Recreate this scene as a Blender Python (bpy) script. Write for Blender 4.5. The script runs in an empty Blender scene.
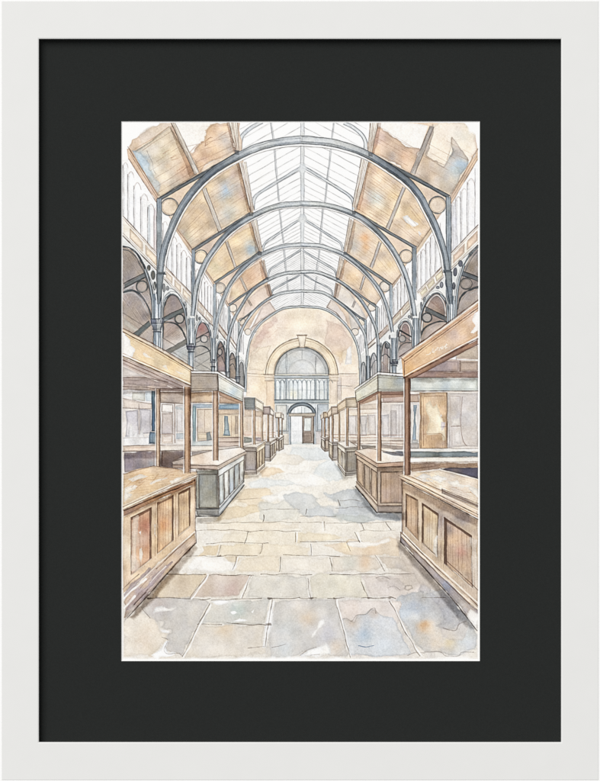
# A framed watercolour of an empty market hall, hung on a pale wall.
# One unit of the drawing = 1 mm; the sheet is a fine mesh whose vertices carry the pigment laid on it.
import math, random
import numpy as np

random.seed(7)
RNG = np.random.default_rng(11)
X0, Y0, X1, Y1 = 121.0, 121.0, 480.0, 662.5      # sheet area seen through the mat window
S = 2.5                                          # mesh vertices per millimetre
W = int((X1 - X0) * S) + 1
H = int((Y1 - Y0) * S) + 1


BW, BH = int(W * 1.6), int(H * 1.5)


def vnoise(scale, w=BW, h=BH):
    """smooth value noise, about -1..1, feature size in drawing units"""
    st = scale * S
    gw, gh = int(w / st) + 4, int(h / st) + 4
    g = RNG.standard_normal((gh, gw)).astype(np.float32)
    xs = np.arange(w, dtype=np.float32) / st
    ys = np.arange(h, dtype=np.float32) / st
    xi, yi = xs.astype(int), ys.astype(int)
    fx, fy = xs - xi, ys - yi
    fx = fx * fx * fx * (fx * (fx * 6 - 15) + 10)
    fy = fy * fy * fy * (fy * (fy * 6 - 15) + 10)
    r = g[yi][:, xi] * (1 - fx) + g[yi][:, xi + 1] * fx
    r2 = g[yi + 1][:, xi] * (1 - fx) + g[yi + 1][:, xi + 1] * fx
    return r * (1 - fy)[:, None] + r2 * fy[:, None]


N1, N2, N4, N9, N18, N40 = (vnoise(s) for s in (0.8, 2, 4, 9, 18, 40))
HUE = vnoise(14) * .6 + vnoise(5) * .4
FLOW = vnoise(11) * .62 + vnoise(4) * .26 + vnoise(1.6) * .12
C = np.empty((H, W, 3), np.float32)
C[:] = (253, 252, 249)
RID = np.zeros((H, W), np.int16)
REG = {0: ('sheet', None)}


def region(name, label=None):
    k = len(REG)
    REG[k] = (name, label)
    return k


def p(s):
    return [tuple(float(v) for v in q.split(',')) for q in s.split()]


def box(pts, pad):
    a = np.asarray(pts, np.float32)
    x0 = max(0, int((a[:, 0].min() - pad - X0) * S)); x1 = min(W, int((a[:, 0].max() + pad - X0) * S) + 2)
    y0 = max(0, int((a[:, 1].min() - pad - Y0) * S)); y1 = min(H, int((a[:, 1].max() + pad - Y0) * S) + 2)
    if x1 <= x0 or y1 <= y0:
        return None
    gx = (np.arange(x0, x1, dtype=np.float32) / S + X0)[None, :]
    gy = (np.arange(y0, y1, dtype=np.float32) / S + Y0)[:, None]
    return (slice(y0, y1), slice(x0, x1)), gx, gy


def segdist2(gx, gy, a, b):
    dx, dy = b[0] - a[0], b[1] - a[1]
    l2 = dx * dx + dy * dy + 1e-9
    t = np.clip(((gx - a[0]) * dx + (gy - a[1]) * dy) / l2, 0, 1)
    return (gx - a[0] - t * dx) ** 2 + (gy - a[1] - t * dy) ** 2


def sdf(pts, gx, gy):
    d = None
    inside = np.zeros((gy.shape[0], gx.shape[1]), bool)
    n = len(pts)
    for i in range(n):
        a, b = pts[i], pts[(i + 1) % n]
        e = segdist2(gx, gy, a, b)
        d = e if d is None else np.minimum(d, e)
        if a[1] != b[1]:
            c = ((a[1] > gy) != (b[1] > gy)) & (gx < (b[0] - a[0]) * (gy - a[1]) / (b[1] - a[1]) + a[0])
            inside ^= c
    d = np.sqrt(d)
    return np.where(inside, -d, d)


def spline(pts, n=10, closed=False):
    """Catmull-Rom through the points"""
    P_ = [np.array(q, float) for q in pts]
    out = []
    m = len(P_)
    rng = range(m if closed else m - 1)
    for i in rng:
        if closed:
            a, b, c, d = P_[i - 1], P_[i], P_[(i + 1) % m], P_[(i + 2) % m]
        else:
            b, c = P_[i], P_[i + 1]
            a = P_[i - 1] if i else b * 2 - c
            d = P_[i + 2] if i + 2 < m else c * 2 - b
        for k in range(n):
            t = k / n
            out.append(tuple(.5 * (2 * b + (c - a) * t + (2 * a - 5 * b + 4 * c - d) * t * t + (3 * b - a - 3 * c + d) * t ** 3)))
    if not closed:
        out.append(tuple(P_[-1]))
    return out


_roll = [0]


def shifted(N, sl):
    """a window of the noise field from a different place for each wash (the fields are larger than the sheet)"""
    _roll[0] += 1
    oy = (_roll[0] * 137) % (N.shape[0] - H + 1)
    ox = (_roll[0] * 211) % (N.shape[1] - W + 1)
    return N[sl[0].start + oy:sl[0].stop + oy, sl[1].start + ox:sl[1].stop + ox]


def P(pts, col, a=1.0, id=None, e=.11, w=.28, f=.7, v=.07, g=.02, b=(), dry=0.0, mul=False, sm=False, str_=0.0, ang=None):
    """one watercolour wash: wobbling edge, darker drying rim, blooms, granulation, dry-brush gaps"""
    if isinstance(pts, str):
        pts = p(pts)
    if sm:
        pts = spline(pts, 6, True)
    r = box(pts, 3 + w * 2)
    if r is None:
        return
    sl, gx, gy = r
    d = sdf(pts, gx, gy)
    if id is not None:
        RID[sl][d < 0] = id
    d = d + w * FLOW[sl[0], sl[1]] * 1.6
    cov = np.clip(.5 - d / f, 0, 1)
    n = shifted(HUE, sl)
    n9 = shifted(N9, sl)
    base = np.empty(d.shape + (3,), np.float32)
    base[:] = col
    for (bx, by, br, bc, bs) in b:
        rr = np.sqrt((gx - bx) ** 2 + ((gy - by)) ** 2) + FLOW[sl[0], sl[1]] * br * .35
        t = (bs * np.exp(-(rr / br) ** 2))[..., None]
        base = base * (1 - t) + np.array(bc, np.float32) * t
    tone = 1 + v * .6 * n9 + g * N1[sl] + g * .6 * N2[sl]
    if str_:
        # brush streaks along a direction
        t = np.radians(ang or 0)
        u = (gx * -np.sin(t) + gy * np.cos(t)) * 2.2 + 0.6 * n9
        tone = tone + str_ * np.sin(u * 1.7 + 1.3 * np.sin(u * .63)) * (.5 + .5 * shifted(N4, sl))
    base = base * tone[..., None]
    hv = v * 90 * n
    base[..., 0] += hv * .35; base[..., 1] += hv * .08; base[..., 2] -= hv * .55
    if e:
        base = base * (1 - e * np.exp(-((d + .5) / 1.0) ** 2))[..., None]
    al = cov * a
    if dry:
        q = shifted(FLOW, sl) + .3 * N1[sl]
        al = al * (1 - np.clip((q - (1.15 - 1.4 * dry)) * 4, 0, 1))
    al = al[..., None]
    if mul:
        C[sl] = C[sl] * (1 - al + al * base / 255)
    else:
        C[sl] = C[sl] * (1 - al) + base * al


INK = (72, 57, 48)
IRON = (56, 59, 62)


def L(pts, c=INK, w=.52, a=.84, wob=.13, sm=False, brk=.35, id=None, taper=False):
    """pen or pencil line of uneven pressure"""
    if isinstance(pts, str):
        pts = p(pts)
    if sm:
        pts = spline(pts, 8)
    r = box(pts, w + 1.5)
    if r is None:
        return
    sl, gx, gy = r
    gx = gx + wob * 1.2 * shifted(N9, sl)
    gy = gy + wob * 1.2 * shifted(N9, sl)
    d = None
    for i in range(len(pts) - 1):
        e = segdist2(gx, gy, pts[i], pts[i + 1])
        d = e if d is None else np.minimum(d, e)
    d = np.sqrt(d)
    if id is not None:
        RID[sl][d < w * .5 + .2] = id
    pr = shifted(N4, sl)
    ww = w * (1 + .25 * pr)
    al = np.clip((ww * .5 + .32 - d) / .64, 0, 1) * a * (1 - brk * np.clip(.3 + .6 * shifted(N9, sl) + .25 * N1[sl], 0, 1))
    C[sl] = C[sl] * (1 - al[..., None]) + np.array(c, np.float32) * al[..., None]


def mixp(a, b, t):
    return (a[0] + (b[0] - a[0]) * t, a[1] + (b[1] - a[1]) * t)


def bq(q, u, v):
    return mixp(mixp(q[0], q[1], u), mixp(q[3], q[2], u), v)


def sub(q, u0, v0, u1, v1):
    return [bq(q, u0, v0), bq(q, u1, v0), bq(q, u1, v1), bq(q, u0, v1)]


def closed(q, **k):
    q = p(q) if isinstance(q, str) else list(q)
    L(q + [q[0]], **k)


def hatch(q, n, c=INK, w=.4, a=.45, vertical=True, jit=.25, **k):
    """n lines across a quad"""
    q = p(q) if isinstance(q, str) else q
    for i in range(1, n):
        t = (i + random.uniform(-jit, jit)) / n
        if vertical:
            L([bq(q, t, random.uniform(0, .06)), bq(q, t + random.uniform(-.01, .01), random.uniform(.93, 1))], c, w, a * random.uniform(.6, 1.1), **k)
        else:
            L([bq(q, random.uniform(0, .06), t), bq(q, random.uniform(.93, 1), t)], c, w, a * random.uniform(.6, 1.1), **k)


def ring(cx, cy, rx, ry=None, fill=None, c=IRON, w=.9, a=.85, id=None):
    ry = ry or rx
    pts = [(cx + rx * math.cos(t * math.pi / 12), cy + ry * math.sin(t * math.pi / 12)) for t in range(24)]
    if fill is not None:
        P(pts, fill, id=id, e=.05, w=.1)
    L(pts + [pts[0]], c, w, a, id=id)


def offset(pts, d0, d1):
    out = []
    m = len(pts)
    for i, q in enumerate(pts):
        a = pts[max(0, i - 1)]; b = pts[min(m - 1, i + 1)]
        tx, ty = b[0] - a[0], b[1] - a[1]
        l = math.hypot(tx, ty) or 1
        d = d0 + (d1 - d0) * i / (m - 1)
        out.append((q[0] - ty / l * d, q[1] + tx / l * d))
    return out


def rib(pts, w0, w1, fill, id=None, b=(), c=IRON, lw=.8, la=.85, flange=True, sm=True, a=1.0, v=.05):
    """a bent iron bar seen from below: band, rim lines and the pale lower flange"""
    pts = p(pts) if isinstance(pts, str) else pts
    if sm:
        pts = spline(pts, 8)
    A = offset(pts, w0 / 2, w1 / 2)
    B = offset(pts, -w0 / 2, -w1 / 2)
    P(A + B[::-1], fill, a, id=id, b=b, w=.2, e=.13, v=v, g=.02)
    L(A, c, lw, la, wob=.15, brk=.2)
    L(B, c, lw, la, wob=.15, brk=.2)
    if flange:
        L(offset(pts, w0 * .22, w1 * .22), c, lw * .7, la * .55, wob=.15, brk=.5)


def post(x0, x1, y0, y1, fill, id=None, c=INK, hl=True, lw=.7, la=.8, x0b=None, x1b=None):
    """upright timber or iron post with a paper-white gap at its lit edge"""
    x0b = x0 if x0b is None else x0b
    x1b = x1 if x1b is None else x1b
    q = [(x0, y0), (x1, y0), (x1b, y1), (x0b, y1)]
    if hl:
        L([(x0 - .9, y0), (x0b - .9, y1)], (250, 244, 236), 1.1, .8)
    P(q, fill, id=id, w=.15, e=.1)
    m0, m1 = x0 + (x1 - x0) * .62, x0b + (x1b - x0b) * .62
    P([(m0, y0), (x1, y0), (x1b, y1), (m1, y1)], (176, 164, 156), .85, w=.15, e=0, mul=True)
    L([(x0, y0), (x0b, y1)], c, lw, la * .8)
    L([(x1, y0), (x1b, y1)], c, lw * 1.15, la)
    if x1 - x0 > 3:
        L([(m0, y0), (m1, y1)], c, lw * .6, la * .45)

# ------------------------------------------------------------------ roof
TAN, OCH, PEACH = (214, 188, 158), (226, 200, 158), (228, 202, 176)
BLUE, GREYG, BRN = (184, 204, 220), (200, 196, 176), (186, 148, 116)
PAPER = (252, 249, 243)
r_sky = region('painted_skylight')
r_roofL = region('painted_roof_slope', 'timber roof slope left of the painted skylight')
r_roofR = region('painted_roof_slope', 'timber roof slope right of the painted skylight')
r_wall = region('painted_end_wall')

# the glazed lantern
SKY = p('236,120 371,120 367,152 352,210 346,252 339,278 334,298 332,306 270,306 266,296 262,278 256,252 250,210 240,160')
P(SKY, (254, 254, 252), id=r_sky, e=0, v=.006, g=.006,
  b=[(285, 175, 22, (248, 249, 249), .6), (340, 230, 16, (246, 247, 248), .6), (262, 180, 12, (252, 250, 244), .6), (280, 262, 16, (246, 247, 247), .6)])


def edgeL(y):
    return float(np.interp(y, [120, 152, 163, 212, 250, 280, 298, 322], [240, 241, 246, 255, 261, 267, 271, 277]))


def edgeR(y):
    return float(np.interp(y, [120, 152, 163, 212, 250, 280, 298, 322], [367, 366, 361, 351, 343, 336, 333, 327]))


y = 118.0
while y < 322:
    xl, xr = edgeL(y), edgeR(y)
    yl = y - .57 * (302 - xl); yr = y - .54 * (xr - 302)
    a = .8 if y < 215 else .62
    L([(xl, y), (302, yl)], (128, 126, 124), .5, a * random.uniform(.75, 1.15), brk=.5)
    L([(302, yr), (xr, y)], (128, 126, 124), .5, a * random.uniform(.75, 1.15), brk=.5)
    if random.random() < .35 and y < 220:
        L([(xl, y + .9), (mixp((xl, y + .9), (302, yl + .9), .6))], (170, 168, 164), .4, .4, brk=.6)
    y += max(1.7, (305 - y) * .06)
# purlins of the lantern
for pts in ('271,121 274.5,148 279,201', '279,206 283.5,243', '284,250 286,271', '287,277 288,290',
            '334,121 331,148 325,202', '323,209 320,243', '319.5,250 317,270', '316.5,277 315,290'):
    L(pts, (186, 188, 190), 1.5, .75, brk=.2)
    L([(a_ - .6, b_) for a_, b_ in p(pts)], (104, 106, 108), .45, .75); L([(a_ + .7, b_) for a_, b_ in p(pts)], (128, 130, 132), .4, .6)
P('300.6,121 304.4,121 303.6,300 301,300', (234, 236, 236), .9, w=.1, e=.03)
L('300.7,121 301,304', (104, 108, 112), .55, .8)
L('304.2,121 303.6,304', (104, 108, 112), .55, .8)
L('302.6,121 302.4,304', (150, 152, 154), .4, .5)
# bent tie bars inside the lantern
TIES = [('262,122 251,128 243,135 240.5,141 240,149', 3.2), ('344,123 354,128 362,135 365.5,142 366,149', 3.2),
        ('301,167.5 282,179 264,190 256,196 253.5,202 253,210', 2.4), ('302.5,166.5 325,180 345,192.5 351.5,198 353.5,203 354,210', 2.4),
        ('301,219 284,230 268,240.5 264,245 262,251', 1.7), ('303,218.5 322,231 338,241 341.5,245 343.5,251', 1.7),
        ('301,250 286,259.5 272,268 269,272 267.5,278', 1.4), ('303,250.5 318,260 332,268.5 335.5,272 337,278', 1.4),
        ('300,275 287,282 275,288.5 272,292 271,297', 1.1), ('304,275 317,282 328,287.5 331.5,291 333,297', 1.1),
        ]
for s, w in TIES:
    rib(s, w, w * 1.15, (228, 232, 234), c=(86, 92, 98), lw=.55, la=.9, flange=False, id=r_sky)
for (a, b) in (((296, 172), (308, 172)), ((297, 222), (307, 222))):
    P([(300, a[1] - 8), (305, a[1] - 8), (307.5, a[1] - 3), (304.5, a[1] + 2), (303.8, a[1] + 24), (301.2, a[1] + 24), (300.3, a[1] + 2), (297.5, a[1] - 2)], (226, 230, 232), .85, w=.15)

# left timber slope
P('128,150 132,140 150,128 172,121 239,121 243,160 252,212 260,252 267,280 272,300 262,306 246,336 237,322 214,284 192,251 158,200',
  PEACH, id=r_roofL, w=.6, v=.10, b=[(215, 200, 18, OCH, .6), (238, 255, 12, (236, 206, 176), .7)])
# bay by bay, washes let run into each other
P('128,149 134,152 150,141 169.5,126.5 197,174 160,198', (219, 201, 172), id=r_roofL, e=.28, v=.12, w=.5, str_=.02, ang=-31,
  b=[(139, 164, 12, (182, 206, 224), 1), (148, 172, 8, (190, 204, 212), .8), (163, 152, 9, (226, 206, 160), .8), (186, 168, 13, (206, 168, 138), .95), (176, 140, 12, (220, 198, 168), .7), (154, 148, 8, (214, 202, 186), .8), (162, 188, 10, (204, 186, 164), .8)])
P('134,152 140,152 150,162 153,173 160,183 158,192 141,168', (188, 208, 222), .5, w=1.2, e=.22, f=2)
P('137,136 147,128 160,124 168,124 172,127 152,139 141,146', (222, 206, 186), .65, w=1.6, e=.1, f=2.5)
P('172,121 227,121 236,151 222,156 200,170', (250, 243, 232), id=r_roofL, e=.05, v=.03)
P('192,154 197,146 204,141 206,131 211,125 217,123 229,122 236,151 222,157 205,168 199,172', (216, 182, 148), .95, id=r_roofL, w=1.3, e=.16, f=1.4, v=.14, str_=.03, ang=-31,
  b=[(213, 132, 9, (208, 166, 122), .8), (226, 140, 9, (214, 200, 184), .9), (206, 158, 8, (222, 178, 144), .8), (230, 150, 6, (202, 188, 174), .7)])
P('176,227 187,206 204,187 222,174 238,163 252,212 232,222 192,250', (220, 194, 160), id=r_roofL, v=.13, w=.5, str_=.025, ang=-31,
  b=[(226, 191, 9, (166, 192, 216), .95), (214, 188, 9, (234, 204, 164), .8), (198, 216, 9, (228, 192, 146), .8), (230, 213, 11, (202, 200, 184), .8), (243, 196, 7, (214, 186, 170), .8), (186, 238, 8, (196, 186, 158), .8), (236, 172, 6, (206, 176, 154), .7)])
P('205,273 214,252 228,239 251,226 260,252 245,262 214,283', (228, 200, 160), id=r_roofL, v=.12, w=.5,
  b=[(250, 248, 8, (176, 196, 208), .95), (236, 246, 8, (236, 206, 164), .8), (216, 268, 7, (206, 196, 160), .7), (228, 262, 6, (226, 194, 150), .8)])
P('228,306 232,286 245,271 261,261 267,279 250,289', (226, 194, 164), id=r_roofL, v=.12, b=[(250, 276, 7, (222, 180, 146), .8), (236, 294, 6, (222, 200, 158), .8)])
P('240,326 246,300 258,290 267,285 272,300 256,310', (224, 202, 184), id=r_roofL, v=.1)
P('248,334 262,306 270,301 277,311 262,320 250,334', (226, 208, 196), id=r_roofL, w=.3, e=.2)
L('273,319 255,333', (98, 88, 82), .9, .85); L('247,331 262,320 276,312', (120, 100, 88), .6, .7)
P('331,299 339,304 353,322 348,328 335,313 326,307', (228, 214, 202), id=r_roofR, w=.3, e=.15)
L('327,307.5 336,312.5 349,328', (98, 88, 82), .8, .85); L('330.5,300 327,308', (110, 96, 86), .6, .8)
# planks
for (q, n, a) in (('160,197 197,174 170,128 141,147', 7, .6), ('200,173 236,151 228,123 174,123', 7, .55), ('192,250 214,237 201,196 176,226', 9, .45),
                  ('220,231 251,212 243,166 205,190', 12, .4), ('214,283 235,269 226,243 207,260', 8, .3), ('236,268 259,253 252,228 228,241', 8, .3), ('232,300 266,279 260,262 238,284', 9, .25)):
    q = p(q)
    for i in range(n):
        t = (i + random.uniform(.2, .7)) / n
        A, B = bq(q, 0, t), bq(q, 1, t)
        u0 = random.choice([0, 0, 0, .25, .5]); u1 = random.choice([1, 1, .8, .6])
        L([mixp(A, B, u0), mixp(A, B, u1)], (132, 104, 84), .5, a * random.uniform(.6, 1.1), brk=.5)
L('133,150 150,140.5 169,127', (146, 112, 80), .7, .7)
L('147,151 149.5,157 152.5,163 153.5,170 156,174', (120, 112, 110), .6, .6, sm=True)
for s in ('171,158 176,155.5', '172,160 178,158', '177,171 183,167', '186,167 183.5,170', '205,146 205.5,141 211,137', '190,152 196,146 203,142', '163,154 169,150'):
    L(s, (150, 108, 82), .7, .6)
L('205,146 224,134 229,131', (150, 116, 90), .5, .6)
# rafters and wall plate
for s, w in (('171,122.5 175,123 199,172 194.5,174.5', 0), ('202,189 206,188 222,230 218.5,232', 0), ('225.5,242 227.7,241 237,268 234.5,269', 0), ('239.5,278 241.5,277 247.5,290 245.5,291', 0), ('247.5,300 249,299.5 252,305.5 250.5,306', 0)):
    P(s, (220, 210, 194), id=r_roofL, w=.15, e=.1)
    q = p(s)
    L([q[0], q[3]], (104, 86, 74), .8, .85); L([q[1], q[2]], (104, 86, 74), .6, .8)
    L([mixp(q[0], q[1], .45), mixp(q[3], q[2], .45)], (140, 118, 100), .5, .6)
P('170,127 173,125 196,174 190,176', (176, 158, 142), .5, w=.6, mul=True)
P('127,149 130,148 158.5,196 158,204 128.5,159', (222, 190, 160), id=r_roofL, w=.3, v=.1)
P('170,222 174,222 193,249 192.5,256', (216, 188, 160), id=r_roofL, w=.25)
P('203,268 205,268 215,282 214,287', (216, 190, 164), id=r_roofL, w=.2)
for s, w in (('128,147 158.5,196', .8), ('128.5,159 157.5,204', .9), ('130,153 158,199', .5), ('129,162 157,207.5', .5), ('172,222 192.5,249.5', .8), ('170,226 192,257', .7), ('204,268 215,283', .6), ('203,272 214,288', .6), ('222,294 246,334', .5), ('220,294 244,334', .5)):
    L(s, (112, 84, 66), w, .8)

# right timber slope
P('371,121 440,121 474,132 478,150 449,199 416,250 391,287 372,309 352,338 344,314 333,300 339,279 346,252 355,210 367,158', PEACH, id=r_roofR, w=.6, v=.10,
  b=[(380, 190, 20, (230, 200, 170), .6)])
P('379,121 398,121 428,126 412,174 371,152', (250, 244, 234), id=r_roofR, e=.04, v=.03)
P('375,126 387,132 395,138 406,146 421,149 412,174 392,163 371,153', (216, 184, 154), .95, id=r_roofR, w=.9, e=.16, f=1.1, v=.14, str_=.03, ang=31,
  b=[(380, 138, 8, (222, 184, 156), .8), (404, 156, 8, (214, 170, 138), .8), (392, 158, 7, (192, 176, 162), .8), (374, 140, 5, (208, 176, 150), .8)])
P('432,126 446,122 462,123 473,133 477,150 449,199 412,175', (248, 230, 206), id=r_roofR, v=.06, w=1.2, e=.08, b=[(462, 138, 10, (240, 232, 214), .9)])
P('412,174 426,140 431,128 434,128 430,146 427,156 436,161 443,166 447,160 452,150 452,138 461,148 469,158 467,164 450,197', (204, 186, 164), .95, id=r_roofR, w=.9, e=.17, f=1.2, v=.13, str_=.02, ang=31,
  b=[(458, 168, 11, (176, 192, 200), 1), (424, 160, 7, (208, 180, 150), .9), (446, 180, 8, (196, 186, 170), .8), (430, 174, 8, (206, 180, 152), .8), (449, 154, 6, (188, 194, 190), .8)])
P('369,158 390,169 411,186 424,207 433,225 416,248 384,231 355,211', (228, 200, 166), id=r_roofR, v=.13, w=.5, str_=.035, ang=31,
  b=[(376, 200, 8, (198, 202, 190), .9), (374, 172, 9, (228, 190, 158), .9), (362, 205, 7, (226, 186, 152), .8), (410, 218, 10, (234, 198, 140), .8), (394, 196, 7, (240, 206, 156), .7), (424, 240, 8, (220, 186, 142), .8), (396, 222, 8, (232, 204, 170), .7)])
P('403,217 407,216 413,222 417,224 413,226 406,222', (252, 248, 240), .95, w=.5, e=.1)
P('419,232 421,234 419.5,236', (252, 248, 240), .9, w=.4)
P('353,221 371,228 384,242 397,264 401,274 391,287 370,268 346,252', (232, 206, 174), id=r_roofR, v=.12, w=.5,
  b=[(365, 238, 5, (232, 164, 104), .75), (366, 247, 4, (234, 176, 116), .8), (352, 246, 7, (206, 200, 186), .8), (388, 266, 8, (228, 200, 158), .7), (357, 226, 6, (216, 206, 190), .7)])
P('344,259 358,268 372,284 380,297 373,308 360,290 339,279', (230, 204, 176), id=r_roofR, v=.12, b=[(352, 278, 6, (232, 196, 152), .8), (368, 294, 6, (226, 204, 178), .8)])
P('336,283 350,292 362,310 366,318 352,336 348,312 333,299', (222, 212, 200), id=r_roofR, v=.1)
for (q, n, a) in (('371,152 412,174 420,150 378,124', 6, .55), ('412,174 450,197 476,152 430,128', 6, .4), ('355,209 388,229 402,187 368,160', 16, .5),
                  ('388,229 416,248 432,224 405,187', 9, .5), ('346,252 370,267 380,242 353,222', 9, .3), ('371,268 391,285 400,272 382,243', 7, .3), ('339,278 372,306 380,296 344,260', 7, .25)):
    q = p(q)
    for i in range(n):
        t = (i + random.uniform(.15, .7)) / n
        A, B = bq(q, 0, t), bq(q, 1, t)
        u0 = random.choice([0, 0, .2, .4]); u1 = random.choice([1, 1, .85, .7])
        L([mixp(A, B, u0), mixp(A, B, u1)], (138, 104, 80), .5, a * random.uniform(.6, 1.1), brk=.5)
for s in ('391,136 400,141 411,147 419,149', '427,156 433,160 440,163 444,165', '456,155 463,158 469,160', '452,138 450,150 447,160', '402,149 407,152'):
    L(s, (140, 116, 96), .6, .6, sm=True)
for s in ('430,126 434,127 415,174 410.5,173', '402.5,187 405.5,188 389,229.5 386,228', '379,241.5 381.5,243 372.3,268 370,267', '363.5,276 365.5,277 361,290 359.5,289', '354,301 355.6,301.6 353,307.5 351.7,307'):
    P(s, (206, 198, 190), id=r_roofR, w=.15, e=.1)
    q = p(s)
    L([q[0], q[3]], (100, 86, 78), .7, .85); L([q[1], q[2]], (100, 86, 78), .8, .85)
P('428,130 433,124 433.5,127 417,168 411,174', (190, 186, 184), .6, w=.4, mul=True)
P('478,149 478,160 451,206 449,199', (224, 194, 164), id=r_roofR, w=.4, v=.12, b=[(468, 170, 6, (206, 172, 142), .7)])
P('432,225 435,228 416.5,256 415.5,249', (218, 194, 162), id=r_roofR, w=.25)
P('401,273 402.5,275 391,291 390.5,286', (218, 194, 168), id=r_roofR, w=.2)
for s, w in (('478,149 449.5,198', .8), ('477,160 451,205.5', .8), ('477,156 450,202', .4), ('433,225 416,249', .8), ('436,228 417,256', .7), ('402,273 391,287', .6), ('403,276 391,292', .6), ('384,292 352,340', .5)):
    L(s, (112, 86, 68), w, .8)

# boards that edge the lantern
for pts, cl in (('228.5,121 237,121 239.3,152 236.5,153', 1), ('239,163 246,162 254,210 250.5,212', 1), ('251,222 256.5,219.5 262.5,250 259.5,253', 1), ('261.3,261 264.5,260 268,279 266,280', 1), ('267.5,285 269.5,284 272.5,296 271,297', 1),
                ('370.5,121 378.5,121 371.5,154 368,151', 0), ('361.5,159 368.5,161 356.5,210 352.5,206', 0), ('349.5,218 353.5,221.5 346.8,253 343.6,251', 0), ('340,257 344,260.5 339,279 336,278', 0), ('336,283 338,284.5 335.3,298 333.7,297', 0)):
    q = p(pts)
    rid = r_roofL if cl else r_roofR
    P(q, (240, 230, 212), id=rid, w=.15, e=.05, b=[(q[0][0], q[2][1], 14, (216, 196, 172), .6)])
    L([q[0], q[3]], (92, 74, 64), .8, .85); L([q[1], q[2]], (92, 80, 72), .6, .75)
    for t in (.3, .5, .78):
        L([mixp(q[0], q[1], t), mixp(q[3], q[2], t)], (116, 92, 78), .6 if t < .6 else .4, .75)
    d0, d1 = ((q[0], q[3]) if cl else (q[1], q[2]))
    s = -1 if cl else 1
    P([d0, d1, (d1[0] + s * 3, d1[1]), (d0[0] + s * 3, d0[1])], (190, 168, 154), .55, w=.6, e=.1, mul=True)

# ------------------------------------------------------------------ clerestory and arcade
r_arcL = region('painted_arcade', 'iron arcade along the left side of the painted hall')
r_arcR = region('painted_arcade', 'iron arcade along the right side of the painted hall')
SP = (226, 227, 223)
INT = (166, 155, 147)
P('122,160 128.5,160 158,206 192,257 214,288 236,320 248,338 247,400 122,400', (248, 246, 242), id=r_arcL, e=0, v=.02)
P('478,160 451,205 416,256 391,291 372,312 354,338 358,400 478,400', (248, 246, 242), id=r_arcR, e=0, v=.02)


def clerestory(top, bot, xs, sill, tints, rid):
    """arched lights between a slanting plate and a slanting sill"""
    top, bot = p(top), p(bot)
    P(top + bot[::-1], (250, 250, 249), id=rid, e=0, v=.02)
    T = lambda x: float(np.interp(x, [q[0] for q in top], [q[1] for q in top]))
    B = lambda x: float(np.interp(x, [q[0] for q in bot], [q[1] for q in bot]))
    for i in range(len(xs) - 1):
        a, b = xs[i], xs[i + 1]
        w = b - a
        t = max(T(a), T(b)) + w * .15
        P([(a, t), (b, t), (b, B(b)), (a, B(a))], tints[i % len(tints)], .8, e=.05, w=.3, v=.05)
        m = (a + b) / 2
        if w > 2.4:
            L([(a, t + w * .75), (a + w * .15, t + w * .2), (m, t - w * .15), (b - w * .15, t + w * .3), (b, t + w * .85)], (150, 130, 118), .5, .75, sm=True)
        L([(a - .35, t + w * .3), (a - .35, B(a))], (98, 92, 92), .55, .85)
        if w > 3:
            L([(a + .75, t + w * .5), (a + .75, B(a))], (150, 143, 140), .45, .7)
            P([(a + .8, t + w * .6), (a + 2.0, t + w * .4), (a + 2.0, B(a)), (a + .8, B(a))], (226, 226, 228), .6, w=.3, e=0)
            pass
    L([(xs[-1], T(xs[-1]) + 2), (xs[-1], B(xs[-1]))], (122, 116, 116), .6, .7)


TI = [(254, 254, 253), (251, 252, 253), (254, 253, 252), (248, 246, 245)]
clerestory('122,162 128.5,163 157,208', '122,215 158,253', [123, 128, 134, 141, 148, 154.5, 157], 0, TI, r_arcL)
P('154,208 157,212 157,252 153.5,248', (214, 198, 196), .7, w=.4)
P('148,204 150,206 150,244 148,242', (206, 216, 222), .5, w=.4)
clerestory('163,214 170,227 192,258', '163,264 192.3,294', [163, 167, 172, 177, 181.5, 186.7, 190.7], 0, TI, r_arcL)
clerestory('196,265 214,289', '196,297 214,318', [196, 199, 202, 205, 208, 211], 0, TI, r_arcL)
clerestory('217,292 227,308', '217,320 227,335', [217, 219, 221, 222.7, 224.5, 226], 0, TI, r_arcL)
clerestory('229,310 237,323', '229,334 237,346', [229, 230.7, 232.3, 234, 236], 0, TI, r_arcL)
clerestory('239,325 245,336', '239,348 245,356', [239, 240.5, 242, 243.5], 0, TI, r_arcL)
clerestory('450,206 478,162', '450,254 478,225', [452, 456, 461, 467.5, 475], 0, TI, r_arcR)
P('452,206 456,202 458,248 453,252', (222, 222, 228), .8, w=.5)
clerestory('416.5,256 434,230 446,213', '416.5,291 442,266', [417.5, 421, 426, 430.5, 435.7, 440.2], 0, TI, r_arcR)
clerestory('390,293 411,262', '390,319 412,296', [391, 394, 397.5, 401, 404.5, 408], 0, TI, r_arcR)
clerestory('376,313 389,294', '378,334 389,322', [378, 380, 382, 384, 386, 388], 0, TI, r_arcR)
clerestory('366,326 375,314', '367,345 375,337', [367, 368.7, 370.4, 372, 374], 0, TI, r_arcR)
clerestory('357,340 364,330', '357,356 364,350', [358, 359.6, 361.2, 363], 0, TI, r_arcR)


def frieze(q, cuts, rid, col=(238, 220, 196)):
    q = p(q)
    P(q, (246, 238, 224), id=rid, w=.3, e=.06)
    for u0, u1 in cuts:
        s = sub(q, u0, .26, u1, .74)
        P(s, col, .85, w=.3, e=.2, v=.1)
        closed(s, c=(150, 122, 98), w=.5, a=.6)
    L([q[0], q[1]], (98, 78, 66), .9, .85); L([q[3], q[2]], (92, 82, 76), 1.0, .85)
    a, b = sub(q, 0, .12, 1, .12)[:2]
    L([a, b], (140, 112, 94), .5, .7)
    a, b = sub(q, 0, .86, 1, .86)[:2]
    L([a, b], (120, 104, 92), .5, .7)


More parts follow.
